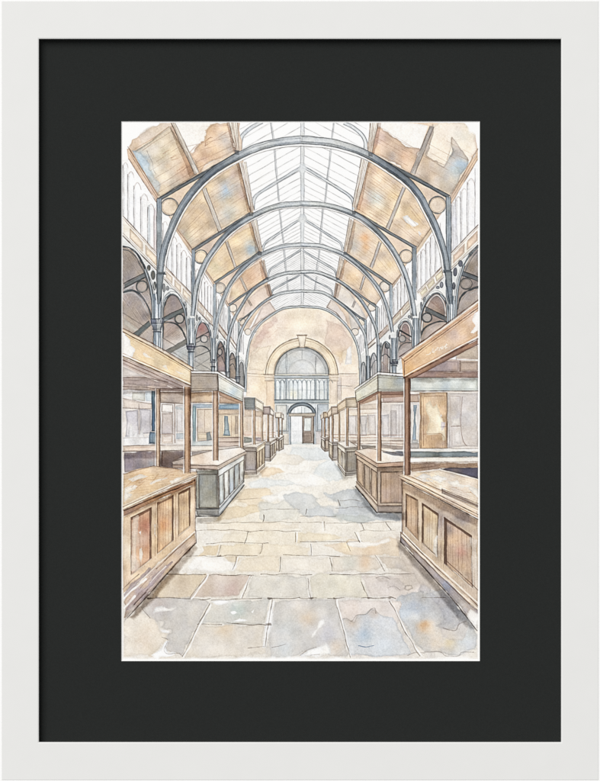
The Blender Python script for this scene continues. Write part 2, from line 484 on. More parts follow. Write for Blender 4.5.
frieze('123,216 158,254 158,272 123,236', [(.2, .56), (.64, .96)], r_arcL, (240, 218, 190))
frieze('164,265 192.5,294.5 191,307 164,279', [(.08, .3), (.38, .6), (.68, .95)], r_arcL)
frieze('196,298 214,318 213.5,327 196,309', [(.1, .45), (.55, .9)], r_arcL, (232, 222, 208))
frieze('217,321 227,335 227,342 217,328', [(.15, .85)], r_arcL, (230, 216, 200))
frieze('229.5,335 237,346.5 237,351.5 229.5,340', [], r_arcL)
frieze('451,253 478,225 478,245 451,270', [(.08, .5), (.6, .98)], r_arcR, (238, 206, 178))
frieze('417,292 442.5,266 444,277 422,300', [(.06, .3), (.36, .62), (.7, .96)], r_arcR, (238, 226, 192))
frieze('391,320 412,297 412,307 391,328', [(.08, .45), (.55, .92)], r_arcR, (234, 222, 200))
frieze('378,335 389,323 389,330 378,341', [(.1, .9)], r_arcR, (226, 200, 186))
frieze('367,346 375,338 375,343 367,350', [], r_arcR)

# spandrels, arches and what is seen through them
P('122,237 158,273 191,307 214,328 236,351 246,362 246,392 216,386 190,368 122,330', SP, id=r_arcL, e=.03, v=.04, w=.3)
P('478,246 451,271 422,301 391,329 376,343 360,356 358,392 384,384 478,302', SP, id=r_arcR, e=.03, v=.04, w=.3)


def opening(outline, col, rid, b=(), iron=1.5, a=.9, v=.10):
    o = spline(p(outline), 6)
    P(o, col, id=rid, b=b, e=.2, v=v, w=.3, str_=.03, ang=-28)
    L(offset(o, -iron * 1.3, -iron * 1.3), (242, 242, 238), iron * .8, .65)
    L(offset(o, -iron * 2.0, -iron * 2.0), (88, 94, 98), .45, .7)
    L(o, (60, 65, 69), iron, a, brk=.25)
    L(o, (150, 156, 158), iron * .35, .55)


# left bay nearest the eye
P('122,246 132,250 142,263 150,285 155,300 155,345 122,332', INT, id=r_arcL, e=.05, v=.12, w=.3, str_=.06, ang=55,
  b=[(132, 262, 10, (150, 140, 134), .7), (140, 320, 10, (176, 158, 146), .6), (126, 300, 8, (196, 178, 166), .6), (130, 326, 10, (184, 172, 160), .7)])
for i in range(10):
    xx = 124 + i * 2.8
    L([(xx, 258 + i * 1.2), (xx + 9, 250 + i * 2.2)], (132, 116, 108), .4, .4)
    L([(xx, 306 + i * .8), (xx + 6, 296 + i * .8)], (140, 120, 110), .4, .4)
P('124,284 146,272.5 147,277 124,289.5', (118, 122, 122), .95, w=.2, id=r_arcL)
L('124,283.5 146,272', (52, 56, 58), 1.0, .9); L('124,288 147,276.5', (58, 62, 64), .9, .8); L('124,290 134,285', (200, 204, 204), .7, .8)
ring(142, 286.5, 5.6, 5.8, (170, 158, 148), (66, 72, 74), 1.5)
ring(142, 286.5, 4.6, 4.8, None, (140, 140, 136), .5)
P('124,289 134,288 131,293 124,293', (150, 158, 160), .7, w=.4)
L('123.5,292 132,290.5 139,294 145,301 150,312 153,326', (68, 74, 78), 1.8, .9, sm=True)
L('123.5,294.2 131,292.7 137.5,296 143,303 147.5,313', (196, 200, 200), .7, .7, sm=True)
L('123,313 147,328', (120, 112, 104), .9, .7); L('123,318 143,330', (150, 140, 130), .6, .6)
P('133,334 149,321 151,325 138,337', (112, 118, 116), .95, w=.2); L('133,334 149,321', (58, 62, 62), .8, .85); L('138,337 151,325', (58, 62, 62), .6, .8)
P('124,318 140,330 134,333 124,325', (196, 190, 178), .8, w=.6)
L('123,246.5 130,248 137,254 143,264 148,276 151.5,288 154,303', (62, 66, 70), 2.2, .92, sm=True)
L('123,249.5 129,251 135.5,257 141,266 146,279 149.5,291 152,305', (90, 92, 94), 1.0, .85, sm=True)
L('124,244.5 131.5,246.5 139,253 145,262.5 150,274 153.5,287', (214, 216, 214), 1.2, .8, sm=True)
for (x, y_, rx, ry) in ((148.7, 268, 1.6, 2.6), (153, 275, 1.9, 4.4), (154.8, 286, 1.4, 4), (156.5, 296, 1, 3)):
    ring(x, y_, rx, ry, (112, 112, 108), (60, 66, 70), .8)
# second left bay
opening('163,352 163,318 163.3,309 166,300 171,294.5 177,296.5 182,304 185,314 187,326 188,345', (160, 147, 140), r_arcL,
        b=[(172, 302, 9, (150, 138, 134), .8), (172, 332, 9, (186, 164, 146), .8), (168, 350, 10, (190, 186, 178), .9)])
P('163,338 190,322 189,369 163,350', (188, 178, 168), .9, id=r_arcL, w=.3, v=.1, b=[(184, 352, 10, (186, 190, 188), .9), (170, 334, 8, (190, 168, 150), .7)])
P('163.5,318 183,308.5 184,312 164,322', (112, 116, 112), .95, w=.2); L('163.5,317.5 183,308', (54, 58, 58), .9, .9); L('164,322 184,312.5', (54, 58, 58), .7, .85)
ring(179.6, 318.8, 4.5, 4.6, (176, 168, 158), (62, 68, 70), 1.4)
L('163.5,322.5 169,322.5 176,324.5 182,330 186,339 187.5,349', (64, 70, 72), 1.7, .92, sm=True)
L('164,320 173,320.5', (190, 196, 198), 1.0, .8)
for i in range(9):
    L([(165 + i * 1.8, 334 + i * .6), (171 + i * 1.8, 328 + i * .9)], (142, 116, 100), .45, .5)
P('166,351 186,339.5 187,343.5 170,353', (124, 122, 114), .9, w=.2); L('166,350.5 186,339', (62, 62, 60), .8, .85); L('170,353.5 187,344', (80, 80, 78), .6, .8)
L('163,338 176,346', (92, 86, 80), .8, .7); L('173,352 188,362', (110, 110, 108), .8, .7); L('176,350 189,357', (150, 152, 150), .6, .6); L('170,355 188,346', (150, 150, 146), .7, .6)
# third left bay
opening('196,356 195.5,338 197,328 202,322.5 207,326 210,334 211,346', (168, 150, 144), r_arcL, b=[(201, 328, 4.5, (176, 124, 116), .8), (203, 348, 8, (172, 168, 162), .8)])
P('194.5,340 212,338 213,374 194,369', (176, 172, 166), .85, id=r_arcL, w=.3, v=.1)
L('196,339 210,331', (60, 64, 64), 1.3, .85); L('196,343 211,335', (90, 92, 92), .7, .8)
ring(204.2, 339, 3.6, 3.6, (184, 178, 172), (66, 72, 76), 1.1)
L('195,347 203,346 209,350 211,359', (66, 72, 76), 1.3, .9, sm=True); L('195,357 211,350', (84, 86, 86), 1.0, .8); L('195,361 212,371', (112, 112, 110), .9, .7); L('196,367 212,357', (120, 120, 118), .7, .7)
# farther left bays
opening('217.5,372 217,352 218.5,344 220.5,341.5 223,345 225,354 226,372', (150, 136, 130), r_arcL, iron=1.2, b=[(220, 365, 6, (176, 150, 138), .7)])
ring(219.8, 352, 2.2, 3.2, (170, 162, 156), (62, 68, 72), .9); L('217,358 221,356 225,364', (66, 72, 76), 1.0, .85, sm=True); L('217.5,349 224,346', (62, 66, 68), .9, .85)
opening('229.5,378 229,362 230.5,355 232.5,353 235,358 236.5,368 237,380', (152, 142, 134), r_arcL, iron=1.0, b=[(232, 372, 5, (184, 166, 150), .7)])
L('229.5,366 233,364 236,371', (70, 76, 80), .8, .8, sm=True); L('230,360 235,358', (70, 74, 78), .7, .8)
opening('238.8,384 238.6,370 240,363.5 241.5,362 243.3,366 244.3,376 244.5,388', (160, 158, 154), r_arcL, iron=.9)
# right bay nearest the eye
P('478,247 470,256 462,272 458,288 456.5,318 478,304', INT, id=r_arcR, e=.05, v=.12, w=.3, str_=.05, ang=-55, b=[(474, 262, 9, (148, 140, 136), .7), (472, 298, 8, (190, 176, 164), .7), (468, 282, 7, (148, 136, 130), .6)])
P('462,271 478,277.5 478,281 462,276', (112, 116, 118), .95, w=.2); L('462.5,271 478,277', (54, 58, 60), .9, .9); L('462,275.5 478,281.5', (54, 58, 60), .7, .85)
ring(466, 283.7, 6, 5.6, (158, 148, 140), (70, 74, 76), 1.2); ring(466, 283.7, 4.6, 4.4, None, (120, 116, 112), .5)
L('457.5,309 460.5,298 466,292 472,289 478,287.5', (66, 72, 76), 1.9, .92, sm=True); L('460,309 463,300 468.5,294.5 478,290.5', (180, 180, 178), .6, .7, sm=True)
L('478,246.5 470,255 463.5,266 459,280 456.5,300 456,318', (64, 70, 74), 2.0, .92, sm=True)
L('476,245.5 467.5,254 461,266 456.8,280 454.5,300', (214, 216, 216), 1.1, .8, sm=True)
L('478,250.5 472,258 466,269 461.5,282', (92, 94, 96), .9, .8, sm=True)
for (x, y_, rx, ry) in ((460.5, 263.5, 2, 3), (455.3, 272, 1.8, 4.2), (453.8, 286, 1.2, 3.6)):
    ring(x, y_, rx, ry, (112, 114, 124), (60, 66, 74), .8)
# second right bay
opening('447.5,326 447.3,312 446,303 442,296 436.5,293 430,297 424.5,306 421,318 419.5,336 419,345', (162, 147, 139), r_arcR,
        b=[(436, 302, 8, (160, 140, 130), .8), (432, 334, 8, (192, 172, 158), .8)])
P('419,338 430,324 447,320 447,328 419,346', (184, 168, 156), .9, id=r_arcR, w=.3, v=.1)
for i in range(6):
    L([(428 + i * 2.4, 300 + i * .6), (436 + i * 2, 306 + i * 1.6)], (130, 104, 94), .5, .55)
P('425.5,307 446,317.5 446,321 425,311', (110, 114, 116), .95, w=.2); L('425.5,306.5 446,317', (52, 56, 58), 1.0, .9); L('425,311 446,321.5', (54, 58, 60), .7, .85)
ring(427, 317.6, 4.7, 4.7, (176, 168, 160), (62, 68, 72), 1.5)
L('420,338 423,330 430,324.5 439,321.5 446,322', (66, 72, 74), 1.6, .92, sm=True); L('422,340 425.5,333 432,327 440,324', (150, 146, 140), .6, .7, sm=True)
for (x, y_, rx, ry) in ((441.5, 285, 1.5, 2.8), (446.5, 283, 1.2, 4), (438, 287.5, 1.6, 1.4)):
    ring(x, y_, rx, ry, (140, 142, 150), (70, 78, 86), .7)
# third right bay
opening('412.5,346 412.3,334 410.5,325 406,321.2 401,323.5 398.5,332 397,346 396.5,360', (162, 146, 138), r_arcR, b=[(406, 328, 5, (164, 138, 128), .7), (404, 352, 7, (184, 172, 164), .8)])
P('397,350 412,341 412,352 397,361', (180, 168, 160), .9, id=r_arcR, w=.3, v=.1)
L('400,330.5 411.5,337', (58, 62, 64), 1.3, .9); L('400,334 411,340.5', (90, 92, 92), .7, .8)
ring(402.2, 338.8, 3.4, 3.4, (178, 172, 166), (66, 72, 76), 1.2)
L('397.5,353 400,346.5 405,343 411,342.5', (70, 76, 78), 1.2, .9, sm=True)
# farther right bays
opening('390,374 390.3,352 388.5,343.5 385.5,341.8 382.5,346 381,356 380.5,374', (160, 148, 142), r_arcR, iron=1.2, b=[(386, 366, 6, (186, 168, 156), .8)])
ring(387.5, 345.5, 2.6, 2.8, (120, 120, 120), (56, 62, 66), 1.0); L('382,356 386,354 390,358', (62, 68, 72), 1.0, .85, sm=True); L('382,362 389,371', (150, 130, 116), .7, .7); L('382,371 390,361', (150, 136, 126), .7, .7)
opening('377.3,378 377.3,362 375.5,355 373.5,353.3 371.3,357 370.2,366 370,380', (176, 172, 170), r_arcR, iron=1.1); L('370.5,370 374,362 376.5,360', (80, 86, 92), .8, .8, sm=True)
opening('366,385 366,370 364.8,364 363.3,362.2 361.7,365 360.8,374 360.5,386', (176, 176, 176), r_arcR, iron=1.0)

# ------------------------------------------------------------------ end wall
P('246,392 246,366 250,342 260,324 277,311.5 301,305 323,308 339,317 351,330 358,346 360.5,364 360,398 358,446 246,446', (244, 226, 202), id=r_wall, e=.08, v=.06, w=.4,
  b=[(262, 333, 12, (222, 192, 174), .85), (252, 352, 8, (226, 202, 184), .7), (262, 385, 14, (240, 214, 178), .8), (300, 318, 16, (248, 232, 206), .8), (338, 332, 9, (228, 204, 186), .9), (341, 353, 6, (224, 198, 152), .85),
     (328, 326, 5, (232, 210, 190), .8), (285, 322, 8, (240, 216, 194), .6), (345, 385, 12, (238, 220, 204), .8), (322, 385, 7, (240, 218, 188), .8), (255, 420, 14, (234, 212, 182), .8), (335, 420, 12, (232, 214, 190), .7)])
P('326,319 332,321 342,329 349,338 351,346 345,352 343,362 340,366 337,358 331,350 326,341', (222, 196, 178), .55, w=1.2, e=.12, f=1.8, b=[(340, 356, 5, (226, 196, 140), .8)])
P('347,350 350.5,347 351.5,364 344.5,365', (252, 249, 245), .9, w=.5, e=.1)
P('250,346 256,334 264,324 276,316 278,321 270,330 265,342 256,350', (214, 180, 168), .45, w=1.4, e=.12, f=2.5)
P('250,352 258,346 272,345 268,356 264,370 248,372', (244, 226, 196), .6, w=1.2, e=.15)
for s in ('258,342 263,340', '256,330 266,324', '252,356 258,351 260,346', '277,328 290,328', '318,325 325,326', '268,338 277,330', '332,351 335,361'):
    L(s, (196, 166, 144), .5, .5)
L('247,373.5 265,374.2', (120, 104, 90), .8, .75); L('247,376 264,376.6', (170, 150, 130), .5, .6)
L('338.5,373.8 357,373.8', (120, 104, 92), .8, .75); L('339,376 357,376', (170, 148, 130), .5, .6)
P('337,377 340.5,377 341,400 337.5,400', (206, 196, 188), .6, w=.3); L('337,381 337.4,405', (130, 118, 110), .7, .7); L('341,378 341.3,402', (140, 128, 118), .5, .7)
L('337,386 352,386', (120, 116, 116), .9, .6); L('338,388 350,388', (170, 160, 152), .6, .5)
# the great arch
r_win = region('painted_arched_window')
cx, cy = 301.8, 374.5
arc = lambda r, a0=180, a1=360, n=28, k=1.0: [(cx + r * math.cos(math.radians(a0 + (a1 - a0) * i / n)), cy + k * r * math.sin(math.radians(a0 + (a1 - a0) * i / n))) for i in range(n + 1)]
P(arc(36.5) + arc(27)[::-1], (244, 226, 196), w=.2, e=.12, v=.08, b=[(272, 356, 7, (240, 214, 172), .6), (330, 352, 7, (238, 208, 164), .6)])
L(arc(36.3), (96, 78, 64), .8, .8); L(arc(34.2), (150, 124, 102), .5, .75); L(arc(28.6), (150, 124, 100), .5, .7)
P(arc(27.2), (206, 208, 206), id=r_win, e=.2, v=.06, w=.2, b=[(301, 366, 12, (220, 222, 220), .8), (286, 366, 6, (196, 204, 208), .8), (318, 360, 7, (200, 196, 190), .7), (296, 352, 6, (200, 198, 192), .7)])
L(arc(27.2), (72, 74, 74), 1.5, .85); L(arc(25.2), (140, 142, 142), .9, .7); L(arc(24), (90, 92, 92), .5, .6)
P([(289, 374)] + [(301.8 + 13.5 * math.cos(math.radians(180 + i * 10)), 374 + 14 * math.sin(math.radians(180 + i * 10))) for i in range(19)], (222, 222, 218), .8, w=.2)
L([(301.8 + 14 * math.cos(math.radians(190 + i * 10)), 374 + 14.5 * math.sin(math.radians(190 + i * 10))) for i in range(17)], (170, 170, 168), .6, .75)
for s in ('287,354 287,374', '286,353 286,374', '302,347 302,359.5', '316.3,357 316.3,374', '315.4,356 315.4,374'):
    L(s, (124, 126, 126), .6, .75)
P('297.6,335.5 306.3,335.5 304,347.5 299.8,347.5', (242, 228, 206), w=.2, e=.15)
closed('297.6,335.5 306.3,335.5 304,347.5 299.8,347.5', c=(128, 104, 86), w=.6, a=.75); L('296.8,335.2 307,335.2', (112, 92, 78), .9, .8)
for x0 in (264.5, 328.5):
    P([(x0, 374.5), (x0 + 10, 374.5), (x0 + 9.5, 381), (x0 + 1, 381)], (240, 222, 196), w=.2, e=.1)
    L([(x0 - .5, 374.6), (x0 + 10.3, 374.6)], (92, 78, 66), .9, .8); L([(x0, 377.5), (x0 + 10, 377.5)], (140, 116, 96), .5, .7); L([(x0 + .6, 380.8), (x0 + 9.6, 380.8)], (104, 86, 72), .7, .8)
P('266,381 274,381 274.5,410 266,410', (240, 214, 182), .8, w=.3, b=[(271, 400, 7, (232, 200, 164), .7)]); P('329.5,381 337,381 337,404 329.5,404', (242, 222, 196), .8, w=.3)
# transom and lights
P('274.5,375.5 329,375.5 329,378.6 274.5,378.6', (186, 194, 198), id=r_win, w=.15, e=.15)
L('274.5,375.5 329,375.5', (92, 98, 102), .7, .85); L('274.5,378.7 329,378.7', (92, 98, 102), .8, .85); L('275,377 329,377', (220, 224, 224), .6, .7)
P('274.5,379 329,379 329,400.5 274.5,400.5', (228, 234, 232), id=r_win, e=.05, w=.15, v=.05, b=[(292, 394, 5, (240, 232, 200), .8), (303, 386, 6, (246, 248, 246), .8), (282, 388, 6, (206, 218, 224), .6), (318, 390, 7, (214, 220, 222), .7)])
for i in range(13):
    xx = 275.5 + i * 4.4
    big = i % 3 == 1
    L([(xx, 381), (xx, 400)], (112, 120, 126), .9 if big else .6, .8)
    L([(xx, 383), (xx + 1, 380.6), (xx + 2.2, 379.8), (xx + 3.4, 380.6), (xx + 4.4, 383)], (100, 108, 114), .6, .75, sm=True)
    if i % 2:
        P([(xx, 381), (xx + 1.7, 380), (xx + 1.5, 400), (xx, 400)], (182, 190, 194), .6, w=.2)
L('275,390 329,390', (150, 158, 160), .5, .6)
for xx in (275.5, 286.5, 315.5, 327.8):
    P([(xx - .9, 379), (xx + .9, 379), (xx + .9, 401), (xx - .9, 401)], (172, 182, 188), .9, w=.15); L([(xx - .9, 379), (xx - .9, 401)], (86, 94, 100), .5, .8)
P('274.5,399.8 329,399.8 329,403.4 274.5,403.4', (158, 168, 172), id=r_win, w=.15)
L('274.5,399.6 329,399.6', (72, 78, 82), .8, .85); L('274.5,403.4 329,403.4', (82, 88, 92), .7, .85); L('275,401.3 329,401.3', (210, 216, 216), .6, .8)
# doorway
r_door = region('painted_doorway')
P('275,403.5 329,403.5 329,445 275,445', (214, 218, 216), id=r_door, w=.15, e=.05, v=.05)
P('276,405 287,405 287,430 276,431', (226, 224, 214), .9, w=.2, e=.12); closed('276.5,405 287,405 287,430 276.5,431', c=(110, 118, 122), w=.5, a=.7)
P('317.5,404.5 328,404.5 328,430 317.5,431', (208, 216, 222), .9, w=.2, e=.12, b=[(322, 410, 4, (190, 198, 204), .6)]); closed('317.5,404.5 328,404.5 328,430 317.5,430', c=(100, 110, 118), w=.6, a=.7)
P('275,431 289,431 289,445 275,445', (216, 206, 190), .95, w=.2, e=.12); P('275,431 289,431 289,434 275,434', (190, 196, 196), .7, w=.2)
P('315,431 329,431 329,445 315,445', (206, 198, 194), .95, w=.2, e=.12); L('315,431 329,431', (92, 92, 92), .7, .8); L('276,431 288,431', (92, 92, 92), .7, .8); L('281,433 281,444', (130, 130, 126), .6, .7); L('276,444.5 291,444.5', (100, 96, 90), .8, .8)
acx = 301.7
arch = lambda r, n=20, k=1.0, y0=414: [(acx + r * math.cos(math.radians(180 + 180 * i / n)), y0 + k * r * math.sin(math.radians(180 + 180 * i / n))) for i in range(n + 1)]
P(arch(14, k=.80) + arch(11.3, k=.76)[::-1], (150, 160, 167), w=.15, e=.15)
P(arch(11.3, k=.76), (238, 244, 246), w=.1, e=.08, b=[(304, 410, 4, (222, 230, 234), .7)])
L(arch(14, k=.80), (60, 66, 72), 1.1, .9); L(arch(11.3, k=.76), (58, 64, 70), 1.0, .9); L(arch(12.6, k=.78), (120, 130, 136), .5, .7)
for x in (294.5, 298, 301.5, 305, 308.7):
    L([(x, 414), (x, 407 + abs(x - 301.5) * .28)], (130, 138, 142), .5, .75)
P('288,413 291,413 291,444 289,445', (190, 198, 204), w=.15, e=.1); L('288,406 288.2,431', (96, 106, 114), .7, .85); L('290.6,414 290.8,444', (82, 88, 92), 1.0, .85); L('286.5,405 286.5,431', (96, 106, 114), .6, .8)
P('312.5,413 316,413 316,444 313,444', (186, 194, 200), w=.15, e=.1); L('315.8,408 316,431', (96, 106, 114), .7, .85); L('313.6,415 314,444', (80, 84, 86), .9, .85); L('317.4,405 317.4,431', (96, 106, 114), .6, .8)
P('289,413.3 315,413.3 315,416.2 289,416.2', (196, 184, 164), w=.15, e=.1); L('289,413.3 315,413.3', (92, 90, 86), .8, .85); L('289,416.2 315,416.2', (104, 96, 86), .7, .85)
P('291,416.5 302,416.5 302,441.5 291,441.5', (248, 248, 248), w=.15, e=.03, v=.02, b=[(297, 436, 5, (226, 228, 228), .8), (294, 424, 3, (236, 238, 240), .8)])
L('292,431 301,431', (206, 206, 204), .5, .7); L('294,434 294,441', (190, 192, 192), .5, .6); L('298.5,418 298.5,440', (226, 226, 226), .6, .6)
P('302.3,416.5 313.8,416.5 313.8,443.5 302.3,443', (172, 158, 146), id=r_door, w=.15, e=.15, v=.1, b=[(308, 437, 5, (156, 140, 128), .7)])
P('304,418 311.3,418 311.3,431 304,431', (236, 240, 236), w=.15, e=.12, b=[(309, 426, 3, (214, 220, 216), .7)])
closed('304,418 311.3,418 311.3,431 304,431', c=(92, 80, 72), w=.6, a=.75); closed('304.3,433 311.3,433 311.3,441 304.3,441', c=(98, 84, 74), w=.5, a=.75); L('304.3,436 311.3,436', (110, 96, 86), .4, .7)
L('302.6,416.5 302.6,443', (86, 74, 66), .9, .85); L('313.8,416.5 313.8,443.5', (80, 74, 70), .9, .85); L('306.5,419 306.5,430', (190, 196, 192), .5, .6); L('302,443 314,443', (92, 82, 74), .7, .8)

# ------------------------------------------------------------------ iron ribs, from the far end towards the eye
def columns(rid, spec):
    for (x0, x1, y0, y1, cy0, cy1, col) in spec:
        m = (x0 + x1) / 2
        w = x1 - x0
        P([(x0, y0), (x1, y0), (x1, y1), (x0, y1)], col, id=rid, w=.2, e=.1, v=.06, b=[(m, y0 - 2, 12, (164, 173, 180), .9)])
        P([(x0, y0), (x0 + w * .3, y0), (x0 + w * .3, y1), (x0, y1)], (178, 186, 192), .7, w=.2, mul=True, e=0)
        P([(x0 + w * .52, y0 + (5 if w > 3 else 2)), (x0 + w * .58, y0 + (5 if w > 3 else 2)), (x0 + w * .68, y1), (x0 + w * .42, y1)], (240, 243, 243), .65, w=.2, e=0)
        L([(x0, y0), (x0, y1)], IRON, .6, .9); L([(x1, y0), (x1, y1)], IRON, .65, .9)
        for t in ((.3, .72) if w > 2.5 else ()):
            L([(x0 + w * t, y0), (x0 + w * t, y1)], (88, 98, 106), .5 if w < 5 else .75, .8)
        if cy0:
            k = w * .32
            P([(x0 - k, cy0), (x1 + k, cy0), (x1 + k, cy0 + (cy1 - cy0) * .3), (x1 + .1, cy1 - 1), (x1 + .4, cy1), (x0 - .4, cy1), (x0 - .1, cy1 - 1), (x0 - k, cy0 + (cy1 - cy0) * .3)],
              (142, 146, 152), id=rid, w=.5, e=.25, v=.12)
            P([(m - w * .05, cy0 + .5), (x1, cy0 + 1), (x1 - w * .1, cy1 - 1), (m, cy1 - 1)], (226, 230, 230), .7, w=.4, e=.1)
            L([(x0 - k, cy0), (x1 + k, cy0)], (56, 60, 66), 1.0, .85); L([(x0 - k, cy0 + (cy1 - cy0) * .32), (x1 + k * .8, cy0 + (cy1 - cy0) * .32)], (64, 68, 74), .8, .8)
            L([(x0 - .4, cy1), (x1 + .4, cy1)], (60, 64, 70), 1.0, .85)
            if w > 5:
                for t in range(7):
                    L([(x0 - k + (w + 2 * k) * (t + .4) / 7, cy0 + 1.5), (x0 - k + (w + 2 * k) * (t + .6) / 7, cy0 + 4)], (66, 64, 78), .9, .7)
                for t in range(5):
                    L([(x0 + w * (t + .4) / 5, cy0 + 6), (x0 + w * (t + .5) / 5, cy1 - 3)], (70, 78, 86), .6, .7)
                L([(x0 - .6, cy1 - 2.6), (x1 + .6, cy1 - 2.6)], (70, 76, 82), .9, .8)


for rr in (r_roofL, r_roofR):     # thinner colour on the boards
    mk = (RID == rr)[..., None]
    C = np.where(mk, 255 - (255 - C) * .94, C)
FAR, MID, NEAR = (210, 216, 218), (192, 199, 204), (158, 166, 173)
SETS = [  # left curve, right curve, widths top/bottom, colours, beams, circles, posts
    ('301,306.5 288,307.5 277,311.5 259.5,324.5 250.5,340 246.5,363 245.5,392', '301,306.5 322,308.5 337.5,317 349.5,330 357,345 360,363 360.3,386', 2.4, 2.2, FAR,
     None, ('248,332,3.2', '355,332,3.6'), None, (220, 224, 225)),
    ('301,291 285,292.5 274,296 262,303.5 250.5,315.5 241,332 237.3,352 236.8,379', '301,291 322,292.5 336,300.5 351,313 361,327 366.3,342 367.8,377', 3.0, 2.4, FAR,
     ('274,295 240,321', '334,297.5 366,322'), ('242,321.5,3.6', '362,321.5,3.9'), ((238, 240, 322, 352), (364.5, 366.5, 320, 348)), (223, 227, 227)),
    ('301,272 285,273.5 268,279.8 252.5,290 242,305 233,322 228,343 227,376', '301,272 317,272.5 337.5,280.5 352,291 363,303 373,321 378,340 378.5,376', 3.6, 2.8, MID,
     ('268,278 229,305', '336,278.5 378,308'), ('233,308,4', '372,307,4.2'), ((228, 230, 306, 340), (375.5, 378, 307, 338)), (220, 224, 225)),
    ('301,244.7 281,246.8 260,255.5 245,266.5 232.5,280.5 224,297 217.5,318 214.4,338', '301,244.7 319.5,246 331,249.5 345,255.5 360,267 372,279.5 382,294 389,315 392.4,332', 4.4, 3.6, MID,
     ('259.5,253 214.5,283', '344,252.5 391,285'), ('220,288,5.2', '385,286.5,5.2'), ((213.3, 216, 284, 330), (389.5, 392.3, 285, 330)), (219, 223, 224)),
    ('301,203.6 276,206.5 252,216.5 230,231 212,252 202.5,268.5 197,284 194.3,302 192.6,316', '301,203.6 327,205.5 352,213.5 371,225.5 390,245.5 403,268.5 410,290 413.2,306 414.4,316', 5.4, 4.8, MID,
     ('250,214 192.5,250.5', '354,212 416,248'), ('200.8,257,6.6', '406,256.5,6.6'), ((191.6, 195, 250, 305), (412.3, 416.2, 248, 300)), (213, 218, 219)),
    ('301,139.8 278,142.2 255,148.5 234,158.5 213,171.5 197,186.5 183.5,204 174,222 166.5,241 162.3,258 160.3,274', '301,139.8 330,142.5 352,148.5 370,156 390,168.5 408,182 420,196 428,211 437,230 444,251 447.5,272', 8.4, 6.2, NEAR,
     ('239,153 158,200', '369,153.5 449,197'), ('169.6,207,8.6', '437.5,205,8.4'), ((156.8, 161.5, 199, 301), (446.2, 451, 197, 301)), (212, 215, 215))]
ALAB = ['arched iron rib against the end wall of the painted hall', 'fifth arched rib from the front', 'fourth arched rib from the front', 'third arched rib from the front', 'second arched rib from the front', 'foremost and largest arched iron rib']
for k, (lc, rcv, w0, w1, col, beams, circ, posts, pale) in enumerate(SETS):
    rid = RA = region('painted_roof_arch', ALAB[k])
    near = k == 5
    dk = (120, 125, 128) if near else (142, 146, 149)
    lw = .46 + .045 * k
    for ci, c in enumerate(circ):
        x, y_, r_ = (float(v) for v in c.split(','))
        ring(x, y_, r_, r_, (236, 214, 186) if k > 3 else (232, 219, 202), (84, 88, 92), .65 + .12 * k, .85, id=rid)
        if k > 2:
            ring(x, y_, r_ - .9 - .1 * k, None, None, (150, 134, 116), .5, .7)
            ring(x, y_, r_ + .5, None, None, (120, 124, 126), .5, .6)
    if beams:
        for bi, bm in enumerate(beams):
            q = p(bm)
            rib(q, .8 + .44 * k, .9 + .47 * k, dk if k > 3 else (150, 156, 159), id=rid, c=(56, 62, 68), lw=lw * 1.1, la=.9, sm=False, flange=k > 3)
    if posts:
        for (a, b_, y0, y1) in posts:
            P([(a, y0), (b_, y0), (b_, y1), (a, y1)], (156, 165, 172) if k > 3 else (190, 200, 206), id=rid, w=.2, e=.1, v=.1)
            L([(a, y0), (a, y1)], (60, 66, 72), lw, .9); L([(b_, y0), (b_, y1)], (66, 74, 82), lw * .9, .85)
            L([((a + b_) / 2, y0), ((a + b_) / 2, y1)], (92, 104, 114), lw * .7, .7)
    for side, cv in ((-1, lc), (1, rcv)):
        bl = []
        top = {5: 150, 4: 212, 3: 252, 2: 278, 1: 296, 0: 310}[k]
        if k >= 1:
            R_ = {5: 66, 4: 52, 3: 40, 2: 34, 1: 26}[k]
            bl = [(301, top - 8, R_ * .8, pale, 1), (301 + side * R_ * .62, top, R_ * .45, pale, .85)]
            # the darkest stretch is where the curve leaves the straight rafter
            e = p(beams[0 if side < 0 else 1])
            bl += [(mixp(e[0], e[1], .35) + (9 + 4 * k, (108, 115, 121) if near else (128, 135, 140), .85 if k > 3 else .45))]
        rib(cv, w0 * .92, w1 * .9, col, id=rid, b=bl, c=(56, 60, 64), lw=lw, la=.88)
        pts = spline(p(cv), 8)
        if k > 1:   # the shaded upper half of the band
            sg = side
            P(offset(pts, sg * w0 * .5, sg * w1 * .5) + offset(pts, sg * w0 * .12, sg * w1 * .12)[::-1], (196, 199, 202) if k > 3 else (214, 216, 218), .8, w=.3, e=0, mul=True)
        if k > 2:   # pale flange below the band
            fl = offset(pts, (1 if side < 0 else -1) * -w0 * .64, (1 if side < 0 else -1) * -w1 * .64)
            n0 = 0
            L(fl[n0:], (246, 244, 238), w0 * .18 + .3, .8, brk=.2)
            fl2 = offset(pts, (1 if side < 0 else -1) * -w0 * .76, (1 if side < 0 else -1) * -w1 * .76)
            L(fl2[n0:], (84, 80, 76), .55, .75)
